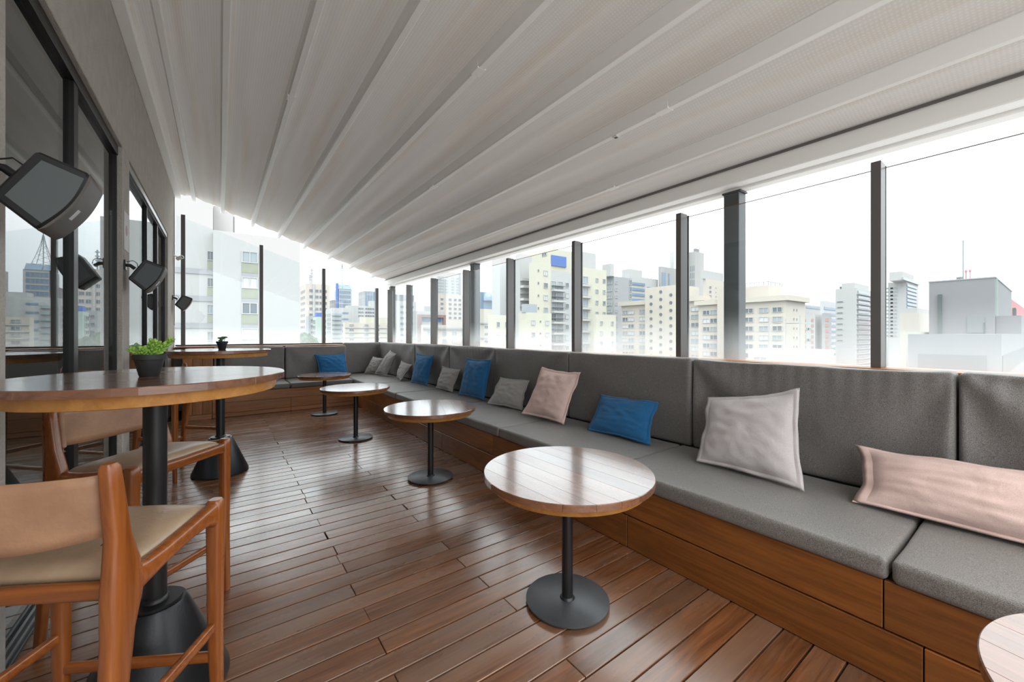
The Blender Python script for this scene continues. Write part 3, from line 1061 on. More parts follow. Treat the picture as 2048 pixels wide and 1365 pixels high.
NB = (-0.190, 1.935)
FB = (0.004, 4.65)
bar_table('tall round bar table in the foreground beside two leather stools', NB[0], NB[1], math.radians(94))
bar_table('tall round bar table farther back near the wall', FB[0], FB[1], math.radians(88))


# ================================================================== BAR STOOLS
def stool_meshes():
    P = []
    X, Y_, Z = Vector((1, 0, 0)), Vector((0, 1, 0)), Vector((0, 0, 1))
    wx, fy, ry = 0.222, 0.172, -0.175
    for sg in (-1, 1):
        pts = [(sg * (wx + 0.004), fy + 0.006, 0), (sg * wx, fy, 0.35), (sg * wx, fy, 0.66), (sg * wx, fy, 0.735), (sg * wx, fy, 0.762), (sg * wx, fy, 0.770)]
        hf = [(0.0145, 0.0145), (0.019, 0.019), (0.022, 0.022), (0.0235, 0.0235), (0.022, 0.022), (0.016, 0.016)]
        P.append(('leg', MB().sweep(pts, hf, X, Y_, 16).mesh('leg', M['stool_wood'], True)))
        pts = [(sg * (wx + 0.006), ry - 0.075, 0), (sg * (wx + 0.003), ry - 0.045, 0.3), (sg * wx, ry - 0.012, 0.60), (sg * wx, ry + 0.002, 0.70), (sg * wx, ry - 0.002, 0.76),
               (sg * wx, ry - 0.012, 0.83), (sg * wx, ry - 0.028, 0.955), (sg * wx, ry - 0.033, 0.997), (sg * wx, ry - 0.035, 1.007)]
        hf = [(0.0145, 0.0165), (0.018, 0.022), (0.021, 0.034), (0.022, 0.050), (0.021, 0.040), (0.019, 0.025), (0.017, 0.021), (0.016, 0.019), (0.011, 0.013)]
        P.append(('rear_leg', MB().sweep(pts, hf, X, Y_, 16).mesh('rear_leg', M['stool_wood'], True)))
        pts = [(sg * wx, ry + 0.01, 0.707), (sg * wx, ry + 0.06, 0.708), (sg * wx, -0.05, 0.716), (sg * wx, 0.05, 0.728), (sg * wx, 0.12, 0.732), (sg * wx, fy - 0.010, 0.724)]
        hf = [(0.0185, 0.040), (0.0185, 0.029), (0.0185, 0.023), (0.0185, 0.022), (0.019, 0.027), (0.0195, 0.042)]
        P.append(('side_rail', MB().sweep(pts, hf, X, Z, 16).mesh('side_rail', M['stool_wood_h'], True)))
        pts = [(sg * (wx + 0.001), ry - 0.035, 0.367), (sg * (wx + 0.001), -0.02, 0.367), (sg * wx, fy - 0.01, 0.367)]
        P.append(('stretcher', MB().sweep(pts, [(0.011, 0.016)] * 3, X, Z, 12).mesh('stretcher', M['stool_wood_h'], True)))
        pts = [(sg * (wx - 0.026), ry + 0.006 - 0.015, 0.812), (sg * (wx - 0.026), ry - 0.006, 0.83), (sg * (wx - 0.026), ry - 0.018, 0.96), (sg * (wx - 0.026), ry - 0.02, 0.974)]
        P.append(('sleeve', MB().tube(pts, 0.0105, 12).mesh('sleeve', M['leather'], True)))
    P.append(('front_rail', MB().sweep([(-wx + 0.01, fy, 0.724), (-wx + 0.05, fy, 0.726), (0, fy, 0.725), (wx - 0.05, fy, 0.726), (wx - 0.01, fy, 0.724)],
                                       [(0.0185, 0.033), (0.0185, 0.024), (0.0185, 0.022), (0.0185, 0.024), (0.0185, 0.033)], Y_, Z, 16).mesh('front_rail', M['stool_wood_h'], True)))
    P.append(('rear_rail', MB().sweep([(-wx + 0.01, ry, 0.70), (0, ry, 0.702), (wx - 0.01, ry, 0.70)], [(0.014, 0.020)] * 3, Y_, Z, 14).mesh('rear_rail', M['stool_wood_h'], True)))
    P.append(('stretcher', MB().sweep([(-wx + 0.008, fy, 0.265), (0, fy, 0.265), (wx - 0.008, fy, 0.265)], [(0.011, 0.016)] * 3, Y_, Z, 12).mesh('stretcher', M['stool_wood_h'], True)))
    P.append(('stretcher', MB().sweep([(-wx + 0.008, ry - 0.05, 0.265), (0, ry - 0.05, 0.265), (wx - 0.008, ry - 0.05, 0.265)], [(0.011, 0.016)] * 3, Y_, Z, 12).mesh('stretcher', M['stool_wood_h'], True)))
    # seat pad: leather stretched over a dished frame
    N = 22
    vs_, fs_ = [], []
    for side in (0, 1):
        for j in range(N + 1):
            for i in range(N + 1):
                a, b = -1 + 2 * i / N, -1 + 2 * j / N
                ed = (1 - abs(a) ** 3.0) * (1 - abs(b) ** 3.0)
                x, yy = a * 0.206, b * 0.163 + 0.004
                z = 0.743 + 0.009 * b + 0.030 * ed ** 0.45 - 0.008 * (1 - a * a) * (1 - b * b)
                if side:
                    z = 0.712
                vs_.append((x, yy, z))
    n1 = (N + 1) ** 2
    for j in range(N):
        for i in range(N):
            q = j * (N + 1) + i
            fs_.append((q, q + 1, q + N + 2, q + N + 1))
            fs_.append((n1 + q, n1 + q + N + 1, n1 + q + N + 2, n1 + q + 1))
    rim = [i for i in range(N + 1)] + [(j + 1) * (N + 1) - 1 for j in range(1, N + 1)] + [N * (N + 1) + i for i in range(N - 1, -1, -1)] + [j * (N + 1) for j in range(N - 1, 0, -1)]
    for k in range(len(rim)):
        p, q = rim[k], rim[(k + 1) % len(rim)]
        fs_.append((q, p, n1 + p, n1 + q))
    P.append(('seat', mesh('seat', vs_, fs_, M['leather_pale'], True)))
    # leather sling of the back
    N, K = 20, 6
    vs_, fs_ = [], []
    for side in (0, 1):
        for j in range(K + 1):
            for i in range(N + 1):
                a, b = -1 + 2 * i / N, j / K
                x = a * 0.2
                z = 0.834 + 0.145 * b - 0.016 * (1 - a * a) * (1 - b) * 1.0
                yy = ry - 0.012 - 0.016 * b - 0.045 * (1 - a * a) + (0.0 if abs(a) < 1 else 0.004)
                vs_.append((x, yy - (0.005 if side else 0), z))
    n1 = (N + 1) * (K + 1)
    for j in range(K):
        for i in range(N):
            q = j * (N + 1) + i
            fs_.append((q + N + 1, q + N + 2, q + 1, q))
            fs_.append((n1 + q, n1 + q + 1, n1 + q + N + 2, n1 + q + N + 1))
    rim = [i for i in range(N + 1)] + [(j + 1) * (N + 1) - 1 for j in range(1, K + 1)] + [K * (N + 1) + i for i in range(N - 1, -1, -1)] + [j * (N + 1) for j in range(K - 1, 0, -1)]
    for k in range(len(rim)):
        p, q = rim[k], rim[(k + 1) % len(rim)]
        fs_.append((p, q, n1 + q, n1 + p))
    P.append(('backrest', mesh('backrest', vs_, fs_, M['leather'], True)))
    return P


SM = stool_meshes()
for (x, y, a, lab) in ((-0.290, 1.559, 60.0, 'teak bar stool in the foreground with its tan leather back towards the camera'),
                       (-0.258, 2.45, -42.7, 'teak bar stool behind the near bar table, its pale leather seat facing us'),
                       (-0.290, 4.845, -43.8, 'teak bar stool at the farther bar table, partly hidden')):
    t = thing('bar_stool', lab, 'stool', (x, y, 0), math.radians(a - 90), 'teak and leather bar stools')
    for nm, me in SM:
        link(nm, me, t)


# ================================================================== PLANTS
def pot(label, x, y, z, kind, rz):
    t = thing('potted_succulent', label, 'plant', (x, y, z), rz, 'potted succulents on the bar tables')
    MB().lathe([(0.026, 0.0), (0.028, 0.002), (0.041, 0.058), (0.046, 0.0595), (0.048, 0.078), (0.0445, 0.078), (0.042, 0.066), (0.038, 0.064)], 40).obj('pot', M['pot'], t, True)
    MB().lathe([(0.038, 0.060), (0.0405, 0.066), (0.015, 0.070)], 24).obj('soil', M['soil'], t, True)
    rnd = random.Random(5 if kind else 9)

    def leaf(mb, p, d, L, r):
        d = d.normalized()
        u = d.orthogonal().normalized()
        w_ = d.cross(u)
        b = len(mb.v)
        n = 6
        prof = [(0.0, 0.25), (0.25, 0.9), (0.6, 1.0), (0.85, 0.6)]
        for tt, rr in prof:
            for i in range(n):
                a = 2 * PI * i / n
                mb.v.append(p + d * (L * tt) + u * (r * rr * math.cos(a)) + w_ * (0.75 * r * rr * math.sin(a)))
        mb.v.append(p + d * L)
        for k in range(len(prof) - 1):
            for i in range(n):
                j = (i + 1) % n
                mb.f.append((b + k * n + i, b + k * n + j, b + (k + 1) * n + j, b + (k + 1) * n + i))
        for i in range(n):
            mb.f.append((b + 3 * n + i, b + 3 * n + (i + 1) % n, b + 4 * n))
        mb.f.append(tuple(b + i for i in range(n))[::-1])
    if kind == 0:
        strands = [((0.02, 0.012), (0.075, 0.03, 0.078)), ((0.012, -0.012), (0.062, -0.022, 0.066)), ((0.0, 0.022), (0.052, 0.045, 0.07)),
                   ((-0.018, 0.012), (-0.005, 0.02, 0.072)), ((-0.03, -0.006), (-0.052, -0.012, 0.045)), ((-0.012, -0.026), (-0.036, -0.046, 0.030)), ((0.005, -0.03), (0.022, -0.05, 0.036)), ((0.03, -0.002), (0.072, 0.006, 0.05))]
        for (sx_, sy_), (tx, ty, tz) in strands:
            mb = MB()
            p0, p2 = Vector((sx_ * 0.8, sy_ * 0.8, 0.067)), Vector((tx * 0.78, ty * 0.78, 0.072 + tz * 0.7))
            p1 = (p0 + p2) / 2 + Vector((0, 0, 0.006))
            n = 19
            for i in range(n):
                tt = i / (n - 1)
                p = p0 * (1 - tt) ** 2 + p1 * 2 * tt * (1 - tt) + p2 * tt * tt
                ax = (p2 - p0).normalized()
                a = i * 2.4
                u = ax.orthogonal().normalized()
                w_ = ax.cross(u)
                rd = u * math.cos(a) + w_ * math.sin(a)
                leaf(mb, p, rd * 0.75 + ax * 0.9, 0.021 * (1 - 0.2 * tt), 0.0058)
            mb.obj('leaf_strand', M['leaf'] if sx_ != -0.03 else M['leaf_dark'], t, True)
        mb = MB()
        for k in range(6):
            a = rnd.uniform(2.2, 4.6)
            mb.tube([(0.0, -0.005, 0.068), (0.028 * math.cos(a), 0.028 * math.sin(a), 0.088), (0.05 * math.cos(a), 0.05 * math.sin(a), 0.076)], 0.0022, 5)
        mb.obj('dry_stem', M['stem'], t, True)
    else:
        for k in range(9):
            a = k * 2.4 + 0.3
            rr = 0.034 * math.sqrt(k / 9)
            c = Vector((rr * math.cos(a), rr * math.sin(a), 0.080 + rnd.uniform(0, 0.034)))
            mb = MB()
            mb.tube([(c.x * 0.4, c.y * 0.4, 0.066), tuple(c)], 0.002, 5)
            for i in range(16):
                b = i * 2.4
                el = 0.15 + 0.085 * i
                leaf(mb, c, Vector((math.cos(b) * math.cos(el), math.sin(b) * math.cos(el), math.sin(el))), 0.021 - 0.0006 * i, 0.0055)
            mb.obj('rosette', M['leaf_dark'], t, True)
    return t


pot('bright green trailing succulent in a black pot on the near bar table', NB[0] - 0.012, NB[1] - 0.035, 1.15, 0, math.radians(-40))
pot('small dark green succulent in a black pot on the farther bar table', FB[0] + 0.012, FB[1] + 0.03, 1.15, 1, 0)


# ================================================================== WALL FITTINGS
def speaker(label, yn, dz=0.0):
    """side outline in X-Z, extruded along the wall; faces out over the deck, tipped down"""
    ox, oz = -0.495, 1.79 + dz
    t = thing('wall_speaker', label, 'speaker', (ox, yn + 0.1, oz), 0, 'black loudspeakers on the stucco wall')
    top, rgt, bot, lft = [Vector((a - ox, b - 1.79)) for a, b in ((-0.505, 1.926), (-0.378, 1.876), (-0.505, 1.655), (-0.607, 1.755))]
    front = []
    nrm = Vector((0.87, -0.5))
    for k in range(13):
        s = k / 12
        front.append(rgt.lerp(bot, s) + nrm * (0.018 * math.sin(PI * s)))
    poly = [top] + front + [lft]
    w2 = 0.10

    def prism(pl, y0, y1):
        mb = MB()
        n = len(pl)
        for yy in (y0, y1):
            mb.v += [Vector((q.x, yy, q.y)) for q in pl]
        mb.f.append(tuple(range(n)))
        mb.f.append(tuple(range(2 * n - 1, n - 1, -1)))
        for i in range(n):
            j = (i + 1) % n
            mb.f.append((i, n + i, n + j, j))
        return mb
    body = prism(poly, -w2, w2).obj('cabinet', M['spk_body'], t, True, 0.008)
    c = sum(poly, Vector((0, 0))) / len(poly)
    inner = [c + (q - c) * 0.80 for q in poly]
    for yy in ((-w2 - 0.0015, -w2 + 0.004), (w2 - 0.004, w2 + 0.0015)):
        prism(inner, *yy).obj('side_panel', M['spk_panel'], t, True, 0.001)
    # perforated front grille wraps the bowed front
    gr = MB()
    outer = [q + nrm * 0.008 for q in front[0:13]]
    inn = [q - nrm * 0.002 for q in front[0:13]]
    pl = [front[0] * 0.985 + front[1] * 0.015] + outer[1:12] + [front[12]]
    prism([q for q in pl] + [q for q in inn[::-1]], -w2 + 0.008, w2 - 0.008).obj('grille', M['spk_grille'], t, True, 0.0015)
    mid = front[7] + nrm * 0.0095
    tg = (front[8] - front[6]).normalized()
    b = MB()
    for yy in (-0.010, 0.010):
        for s in (-0.022, 0.022):
            for h in (-0.004, 0.0015):
                q = mid + tg * s + nrm * h
                b.v.append(Vector((q.x, yy, q.y)))
    b.f += [(0, 1, 3, 2), (4, 6, 7, 5), (0, 4, 5, 1), (2, 3, 7, 6), (0, 2, 6, 4), (1, 5, 7, 3)]
    bd = b.obj('badge', M['badge'], t, False)
    bd.location.y = -0.03
    # bracket: wall plate, ball joint, arm
    xw = XW - ox
    br = box_obj('wall_plate', xw, xw + 0.012, -0.035, 0.035, 0.045, 0.125, M['spk_body'], t, 0.002)
    MB().tube([(xw + 0.01, 0, 0.085), (xw + 0.035, 0, 0.085), (xw + 0.065, 0, 0.06)], 0.014, 12).obj('bracket_arm', M['spk_body'], t, True)
    MB().tube([(xw + 0.012, 0.02, 0.115), (xw + 0.05, 0.02, 0.13), (xw + 0.075, 0.02, 0.11), (xw + 0.08, 0.02, 0.08)], 0.003, 6).obj('cable', M['spk_body'], t, True)
    return t


speaker('large black loudspeaker on the wall nearest the camera', 2.055)
speaker('black loudspeaker on the pier between the two glass doors', 4.47, -0.005)
speaker('black loudspeaker at the far end of the wall', 8.60, 0.025)

sc_ = thing('security_camera', 'small white bullet security camera at the far end of the wall', 'camera', (XW, 8.86, 2.62))
MB().lathe([(0.028, 0.0), (0.026, 0.012)], 16).obj('wall_mount', M['white_plastic'], sc_, True, 0, (0, 0, 0), (0, PI / 2, 0))
MB().tube([(0.01, 0, 0), (0.04, 0, 0), (0.055, -0.01, -0.012)], 0.008, 8).obj('arm', M['white_plastic'], sc_, True)
hs = MB().lathe([(0.022, -0.05), (0.03, -0.045), (0.03, 0.045), (0.032, 0.055)], 20).obj('housing', M['white_plastic'], sc_, True, 0, (0.085, -0.03, -0.03), (math.radians(70), 0, math.radians(50)))
MB().lathe([(0.024, 0.0555), (0.022, 0.057)], 20).obj('lens', M['lens'], hs, True)

ns = thing('notice_sheet', 'white paper notice taped to the pier above a loudspeaker', 'paper', (XW + 0.001, 4.66, 2.02))
box_obj('sheet', 0, 0.0015, -0.11, 0.10, -0.02, 0.30, M['paper'], ns)
MB().lathe([(0.045, 0.0016), (0.045, 0.002)], 24).obj('printed_ring', M['red_print'], ns, False, 0, (0, -0.01, 0.15), (0, PI / 2, 0))
cd = thing('wall_cable', 'thin dark cable run clipped down the end of the stucco wall', 'cable', (XW + 0.004, 8.98, 1.15))
MB().tube([(0, 0, 0), (0.004, 0.01, 0.4), (0, 0, 1.0), (0.004, 0.006, 1.6), (0, 0, 2.5)], 0.004, 6).obj('cable', M['spk_body'], cd, True)
for z in (0.3, 0.95, 1.7):
    box_obj('clip', -0.004, 0.008, -0.008, 0.008, z, z + 0.02, M['track'], cd)


# ================================================================== THE CITY
def win_mesh(name, frame, pane, split=True):
    """window unit 1 x 1, facing -Y: proud surround, glass set back, one upright bar"""
    vs_, fs_, mi = [], [], []

    def bx(x0, x1, z0, z1, y0, y1, k):
        b = len(vs_)
        vs_.extend([(x0, y0, z0), (x1, y0, z0), (x1, y0, z1), (x0, y0, z1), (x0, y1, z0), (x1, y1, z0), (x1, y1, z1), (x0, y1, z1)])
        for q in ((0, 1, 2, 3), (1, 5, 6, 2), (5, 4, 7, 6), (4, 0, 3, 7), (3, 2, 6, 7), (4, 5, 1, 0)):
            fs_.append(tuple(i + b for i in q))
            mi.append(k)
    t = 0.07
    bx(-0.5, 0.5, -0.5, -0.5 + t, -0.12, 0.0, 0)
    bx(-0.5, 0.5, 0.5 - t, 0.5, -0.12, 0.0, 0)
    bx(-0.5, -0.5 + t, -0.5 + t, 0.5 - t, -0.12, 0.0, 0)
    bx(0.5 - t, 0.5, -0.5 + t, 0.5 - t, -0.12, 0.0, 0)
    if split:
        bx(-0.03, 0.03, -0.5 + t, 0.5 - t, -0.1, -0.03, 0)
    bx(-0.5 + t, 0.5 - t, -0.5 + t, 0.5 - t, -0.04, 0.0, 1)
    me = mesh(name, vs_, fs_, [frame, pane])
    me.polygons.foreach_set('material_index', mi)
    return me


WM = {'d': win_mesh('window', M['c_frame'], M['c_glass']), 'p': win_mesh('window', M['c_frame'], M['c_glass2']),
      's': win_mesh('window', M['c_frame'], M['c_shut']), 'b': win_mesh('window', M['c_lgrey'], M['c_bglass'], False),
      'x': win_mesh('window', M['c_frame'], M['c_glass'], False)}


def cube_mesh(name, m):
    return MB().box(-0.5, 0.5, -0.5, 0.5, -0.5, 0.5).mesh(name, m, fix=False)


CM = {}


def cube(name, mk):
    if (name, mk) not in CM:
        CM[(name, mk)] = cube_mesh(name, M[mk])
    return CM[(name, mk)]


class Building:
    """block on the city grid; u0 | uc | u1 = photo columns of its left edge, near corner and right edge, d = distance"""

    def __init__(s, name, label, u0, uc, u1, vtop, d, m, depth=14.0, zb=-32.0, group='buildings of the city behind the glass'):
        r = ray(uc, vtop)
        s.d = d
        s.x0, s.y0 = r[0] * d, r[1] * d
        s.zt = HCAM + r[2] * d
        s.zb = zb
        r1, r0 = ray(u1, 0), ray(u0, 0)
        s.x1 = s.y0 * r1[0] / r1[1] if u1 > uc else s.x0 + depth
        s.y1 = s.x0 * r0[1] / r0[0] if u0 < uc else s.y0 + depth
        s.o = Vector(((s.x0 + s.x1) / 2, (s.y0 + s.y1) / 2, zb))
        s.root = thing(name, label, 'building', s.o, 0, group)
        s.block('walls', s.x0, s.x1, s.y0, s.y1, zb, s.zt, m)

    def block(s, name, x0, x1, y0, y1, z0, z1, m):
        return link(name, cube(name, m), s.root, Vector(((x0 + x1) / 2, (y0 + y1) / 2, (z0 + z1) / 2)) - s.o, (0, 0, 0), (abs(x1 - x0), abs(y1 - y0), abs(z1 - z0)))

    def zlow(s):
        return HCAM - 78 / FPX * s.d

    def win(s, face, frac, z, w, h, k='d', name='window'):
        if face == 'y':
            p = Vector((s.x0 + (s.x1 - s.x0) * frac, s.y0, z))
            rot = 0
        else:
            p = Vector((s.x0, s.y1 + (s.y0 - s.y1) * frac, z))
            rot = -PI / 2
        return link(name, WM[k], s.root, p - s.o, (0, 0, rot), (w, 1.0 if w > 0.5 else 0.5, h))

    def grid(s, face, fracs, w, h, fh, top, k='d', rows=99, every=None):
        z = s.zt - top
        n = 0
        while z > s.zlow() and n < rows:
            for i, f in enumerate(fracs):
                kk = k if isinstance(k, str) and len(k) == 1 else k[(n * 3 + i * 2 + (n * i) % 2) % len(k)]
                s.win(face, f, z, w, h, kk)
            z -= fh
            n += 1

    def band(s, face, f0, f1, h, fh, top, m, name='window_band', out=0.15, rows=99):
        z = s.zt - top
        n = 0
        while z > s.zlow() and n < rows:
            if face == 'y':
                s.block(name, s.x0 + (s.x1 - s.x0) * f0, s.x0 + (s.x1 - s.x0) * f1, s.y0 - out, s.y0 + 0.1, z - h / 2, z + h / 2, m)
            else:
                s.block(name, s.x0 - out, s.x0 + 0.1, s.y1 + (s.y0 - s.y1) * f0, s.y1 + (s.y0 - s.y1) * f1, z - h / 2, z + h / 2, m)
            z -= fh
            n += 1

    def roofbox(s, fx0, fx1, fy0, fy1, h, m, name='roof_block'):
        X = lambda f: s.x0 + (s.x1 - s.x0) * f
        Y = lambda f: s.y0 + (s.y1 - s.y0) * f
        return s.block(name, X(fx0), X(fx1), Y(fy0), Y(fy1), s.zt, s.zt + h, m)

    def parapet(s, t=0.25, h=0.5, m='c_white', out=0.25):
        s.block('parapet', s.x0 - out, s.x1 + out, s.y0 - out, s.y1 + out, s.zt - h, s.zt + t, m)

    def mast(s, fx, fy, h, r=0.12, name='antenna_mast', m='c_steel'):
        p = Vector((s.x0 + (s.x1 - s.x0) * fx, s.y0 + (s.y1 - s.y0) * fy, s.zt)) - s.o
        MB().tube([p, p + Vector((0, 0, h))], r, 6).obj(name, M[m], s.root)
        return p


# --- big white slab straight ahead on the left
b = Building('white_slab_building', 'big white apartment slab with sage green panels under its windows, behind the far glass', 426, 426, 600, 460, 41.5, 'c_white', zb=-32)
X = lambda u: b.y0 * ray(u, 0)[0] / ray(u, 0)[1]
for r_ in range(5):
    z = HCAM + (668 - (508 + r_ * 53.5)) / 800 * b.d * 1.0
    x0, x1 = X(483), X(516)
    xc = (x0 + x1) / 2
    wo_ = link('window', WM[('p', 's', 'd', 's', 's')[r_]], b.root, Vector((xc, b.y0 + 0.02, z)) - b.o, (0, 0, 0), (x1 - x0, 1, 1.25))
    b.block('sage_panel', x0, x1, b.y0 - 0.05, b.y0 + 0.1, z - 1.7, z - 0.68, 'c_green')
    b.block('floor_band', x0, x1, b.y0 - 0.03, b.y0 + 0.1, z - 2.2, z - 1.7, 'c_lgrey')
# set-back left wing
xw0, xw1 = -6.0, X(426) - 0.02
b.block('side_wing', xw0, xw1, b.y0 + 1.2, b.y0 + 12, b.zb, b.zt + 3.6, 'c_white')
b.block('roof_block', X(426), X(470), b.y0 + 3.0, b.y0 + 11, b.zt, b.zt + 3.3, 'c_white')
b.block('roof_block', X(470) - 0.1, X(472), b.y0 + 3.0, b.y0 + 9, b.zt, b.zt + 2.4, 'c_lgrey')
for r_ in range(4):
    z = HCAM + (668 - (512 + r_ * 53.5)) / 800 * b.d * 1.02
    xa, xb = X(414), X(427)
    link('window', WM[('d', 'd', 'p', 'd')[r_]], b.root, Vector(((xa + xb) / 2, b.y0 + 1.2, z)) - b.o, (0, 0, 0), (xb - xa, 1, 1.0))
    b.block('sage_panel', xa, xb, b.y0 + 1.12, b.y0 + 1.25, z - 1.45, z - 0.55, 'c_green')
    b.block('floor_band', xw0, xb, b.y0 + 1.1, b.y0 + 1.25, z - 2.0, z - 1.46, 'c_lgrey')

# --- group seen through the far glass
b = Building('window_grid_tower', 'pale office tower with small dark windows and roof antennas, right of the white slab', 600, 612, 660, 567, 190, 'c_pink')
b.grid('y', [0.2, 0.45, 0.62, 0.8], 1.5, 1.6, 2.9, 3.4, 'd', 9)
b.grid('x', [0.25, 0.5, 0.75], 3.5, 1.3, 2.9, 3.4, 'd', 9)
b.band('y', 0.28, 0.34, 24, 100, 12, 'c_white', 'pilaster', 0.5, 1)
for fx, h in ((0.25, 5), (0.32, 8)):
    p = b.mast(fx, 0.3, h, 0.25)
    for k in range(3):
        q = p + Vector((0, 0, h * (0.5 + 0.2 * k)))
        MB().box(-0.6, 0.6, -0.15, 0.15, -0.25, 0.25).obj('antenna_panel', M['c_steel'], b.root, False, 0, q)
b = Building('solar_roof_tower', 'dark gridded tower with slanted solar panels and a tall lattice mast', 668, 678, 704, 578, 260, 'c_white')
b.grid('y', [0.12, 0.29, 0.46, 0.63, 0.8], 1.6, 2.2, 2.9, 2.2, 'b', 10)
b.block('blue_strip', b.x0 - 1.6, b.x0 - 0.4, b.y0, b.y0 + 2, b.zb, b.zt + 3.5, 'c_blue')
for f0, f1 in ((-0.08, 0.25), (0.3, 0.95)):
    x0, x1 = b.x0 + (b.x1 - b.x0) * f0, b.x0 + (b.x1 - b.x0) * f1
    MB().add([(x0, b.y0 - 0.3, b.zt), (x1, b.y0 - 0.3, b.zt), (x1, b.y0 + 2.2, b.zt + 3), (x0, b.y0 + 2.2, b.zt + 3), (x0, b.y0 + 2.4, b.zt), (x1, b.y0 + 2.4, b.zt)],
             [(0, 1, 2, 3), (3, 2, 5, 4), (0, 3, 4), (1, 5, 2), (0, 4, 5, 1)]).obj('solar_panel', M['c_bglass'], b.root, False, 0, -b.o)
cx, cy = b.x0 + (b.x1 - b.x0) * 0.38, b.y0 + 5
mb = MB()
H = 16.0
for k in range(7):
    z0, z1 = b.zt + 1 + H * k / 7, b.zt + 1 + H * (k + 1) / 7
    r0, r1 = 3.4 * (1 - k / 7) ** 1.4 + 0.2, 3.4 * (1 - (k + 1) / 7) ** 1.4 + 0.2
    cs = [(-1, -1), (1, -1), (1, 1), (-1, 1)]
    for i in range(4):
        a, c2 = cs[i], cs[(i + 1) % 4]
        mb.tube([(cx + a[0] * r0, cy + a[1] * r0, z0), (cx + a[0] * r1, cy + a[1] * r1, z1)], 0.12, 4)
        mb.tube([(cx + a[0] * r0, cy + a[1] * r0, z0), (cx + c2[0] * r1, cy + c2[1] * r1, z1)], 0.07, 4)
mb.tube([(cx, cy, b.zt), (cx, cy, b.zt + H + 3)], 0.2, 5)
mb.obj('lattice_mast', M['c_steel'], b.root, False, 0, -b.o)
b = Building('pillared_grey_block', 'grey block with dark upright window strips, between the mast tower and the corner post', 717, 729, 757, 582, 240, 'c_lgrey')
for i in range(5):
    b.band('y', 0.05 + i * 0.19, 0.16 + i * 0.19, 11, 100, 6.2, 'c_bglass', 'window_strip', 0.1, 1)
b = Building('blue_balcony_building', 'white apartment block with blue-grey balcony bands, in front of the mast tower', 652, 664, 697, 616, 130, 'c_white')
b.band('y', 0.0, 0.55, 0.7, 1.45, 2.2, 'c_glass2', 'balcony_band', 0.5)
b.band('y', 0.62, 1.0, 0.5, 2.0, 1.6, 'c_bglass', 'window_band', 0.1)
b.grid('x', [0.35, 0.7], 2.2, 0.8, 1.45, 2.2, 'p')
b.roofbox(0.05, 0.3, 0.1, 0.5, 2.6, 'c_grey')
b = Building('white_step_building', 'plain white building with paired small windows, left of the far corner post', 690, 696, 752, 611, 140, 'c_white')
b.grid('y', [0.4, 0.5], 0.9, 0.55, 1.3, 1.0, 'd', 3)
b.grid('y', [0.68, 0.85], 1.8, 0.6, 1.3, 1.0, 'd', 3)
b.roofbox(0.8, 1.0, 0.1, 0.7, 2.0, 'c_white')
b = Building('cream_terrace_building', 'low cream terraced building under the white blocks at the far corner', 686, 690, 792, 645, 96, 'c_cream')
b.roofbox(0.3, 1.0, 0.1, 0.6, 1.4, 'c_yellow')
b.grid('y', [0.12, 0.4, 0.62, 0.85], 1.1, 0.5, 1.15, 0.7, 'pdpd')
b.band('y', 0.0, 1.0, 0.25, 1.15, 1.25, 'c_white', 'ledge', 0.2)
b = Building('mint_narrow_building', 'narrow pale mint building just left of a slim post of the far screen', 626, 633, 647, 634, 85, 'c_mint')
b.grid('x', [0.4], 2.5, 0.7, 1.2, 1.0, 'd')
b.roofbox(0.0, 1.0, 0.0, 0.5, 0.9, 'c_blue')
for i, (u, v, d, lab) in enumerate(((604, 671, 66, 'leftmost of the three dark green tree crowns below the gridded tower'),
                                    (613, 669, 70, 'middle one of the three dark green tree crowns below the gridded tower'),
                                    (623, 674, 63, 'rightmost of the three dark green tree crowns below the gridded tower'))):
    c = Vector(ray(u, v)) * d + Vector((0, 0, HCAM))
    t = thing('far_tree', lab, 'tree', (c.x, c.y, -32), 0, 'trees between the far buildings')
    bm = bmesh.new()
    bmesh.ops.create_icosphere(bm, subdivisions=4, radius=1.0)
    for q in bm.verts:
        k_ = 1 + 0.22 * noise.noise(q.co * 2.2 + Vector((i * 9, 0, 0))) + 0.12 * noise.noise(q.co * 6 + Vector((i * 5, 3, 0)))
        q.co = Vector((q.co.x * 1.15 * k_, q.co.y * 1.15 * k_, q.co.z * 1.9 * k_)) * 1.1
    me = bpy.data.meshes.new('crown')
    bm.to_mesh(me)
    bm.free()
    me.materials.append(M['c_tree'])
    zc = c.z + 32 - 2.0
    link('crown', me, t, (0, 0, zc))
    MB().tube([(0, 0, 0), (0.1, 0, zc * 0.5), (0, 0, zc - 0.5)], 0.18, 8).obj('trunk', M['stem'], t, True)
b = Building('grey_stepped_building', 'light grey stepped building between the gridded tower and the mint block', 612, 618, 632, 632, 105, 'c_lgrey')
b.grid('y', [0.4, 0.75], 0.6, 0.7, 1.6, 1.2, 'd')

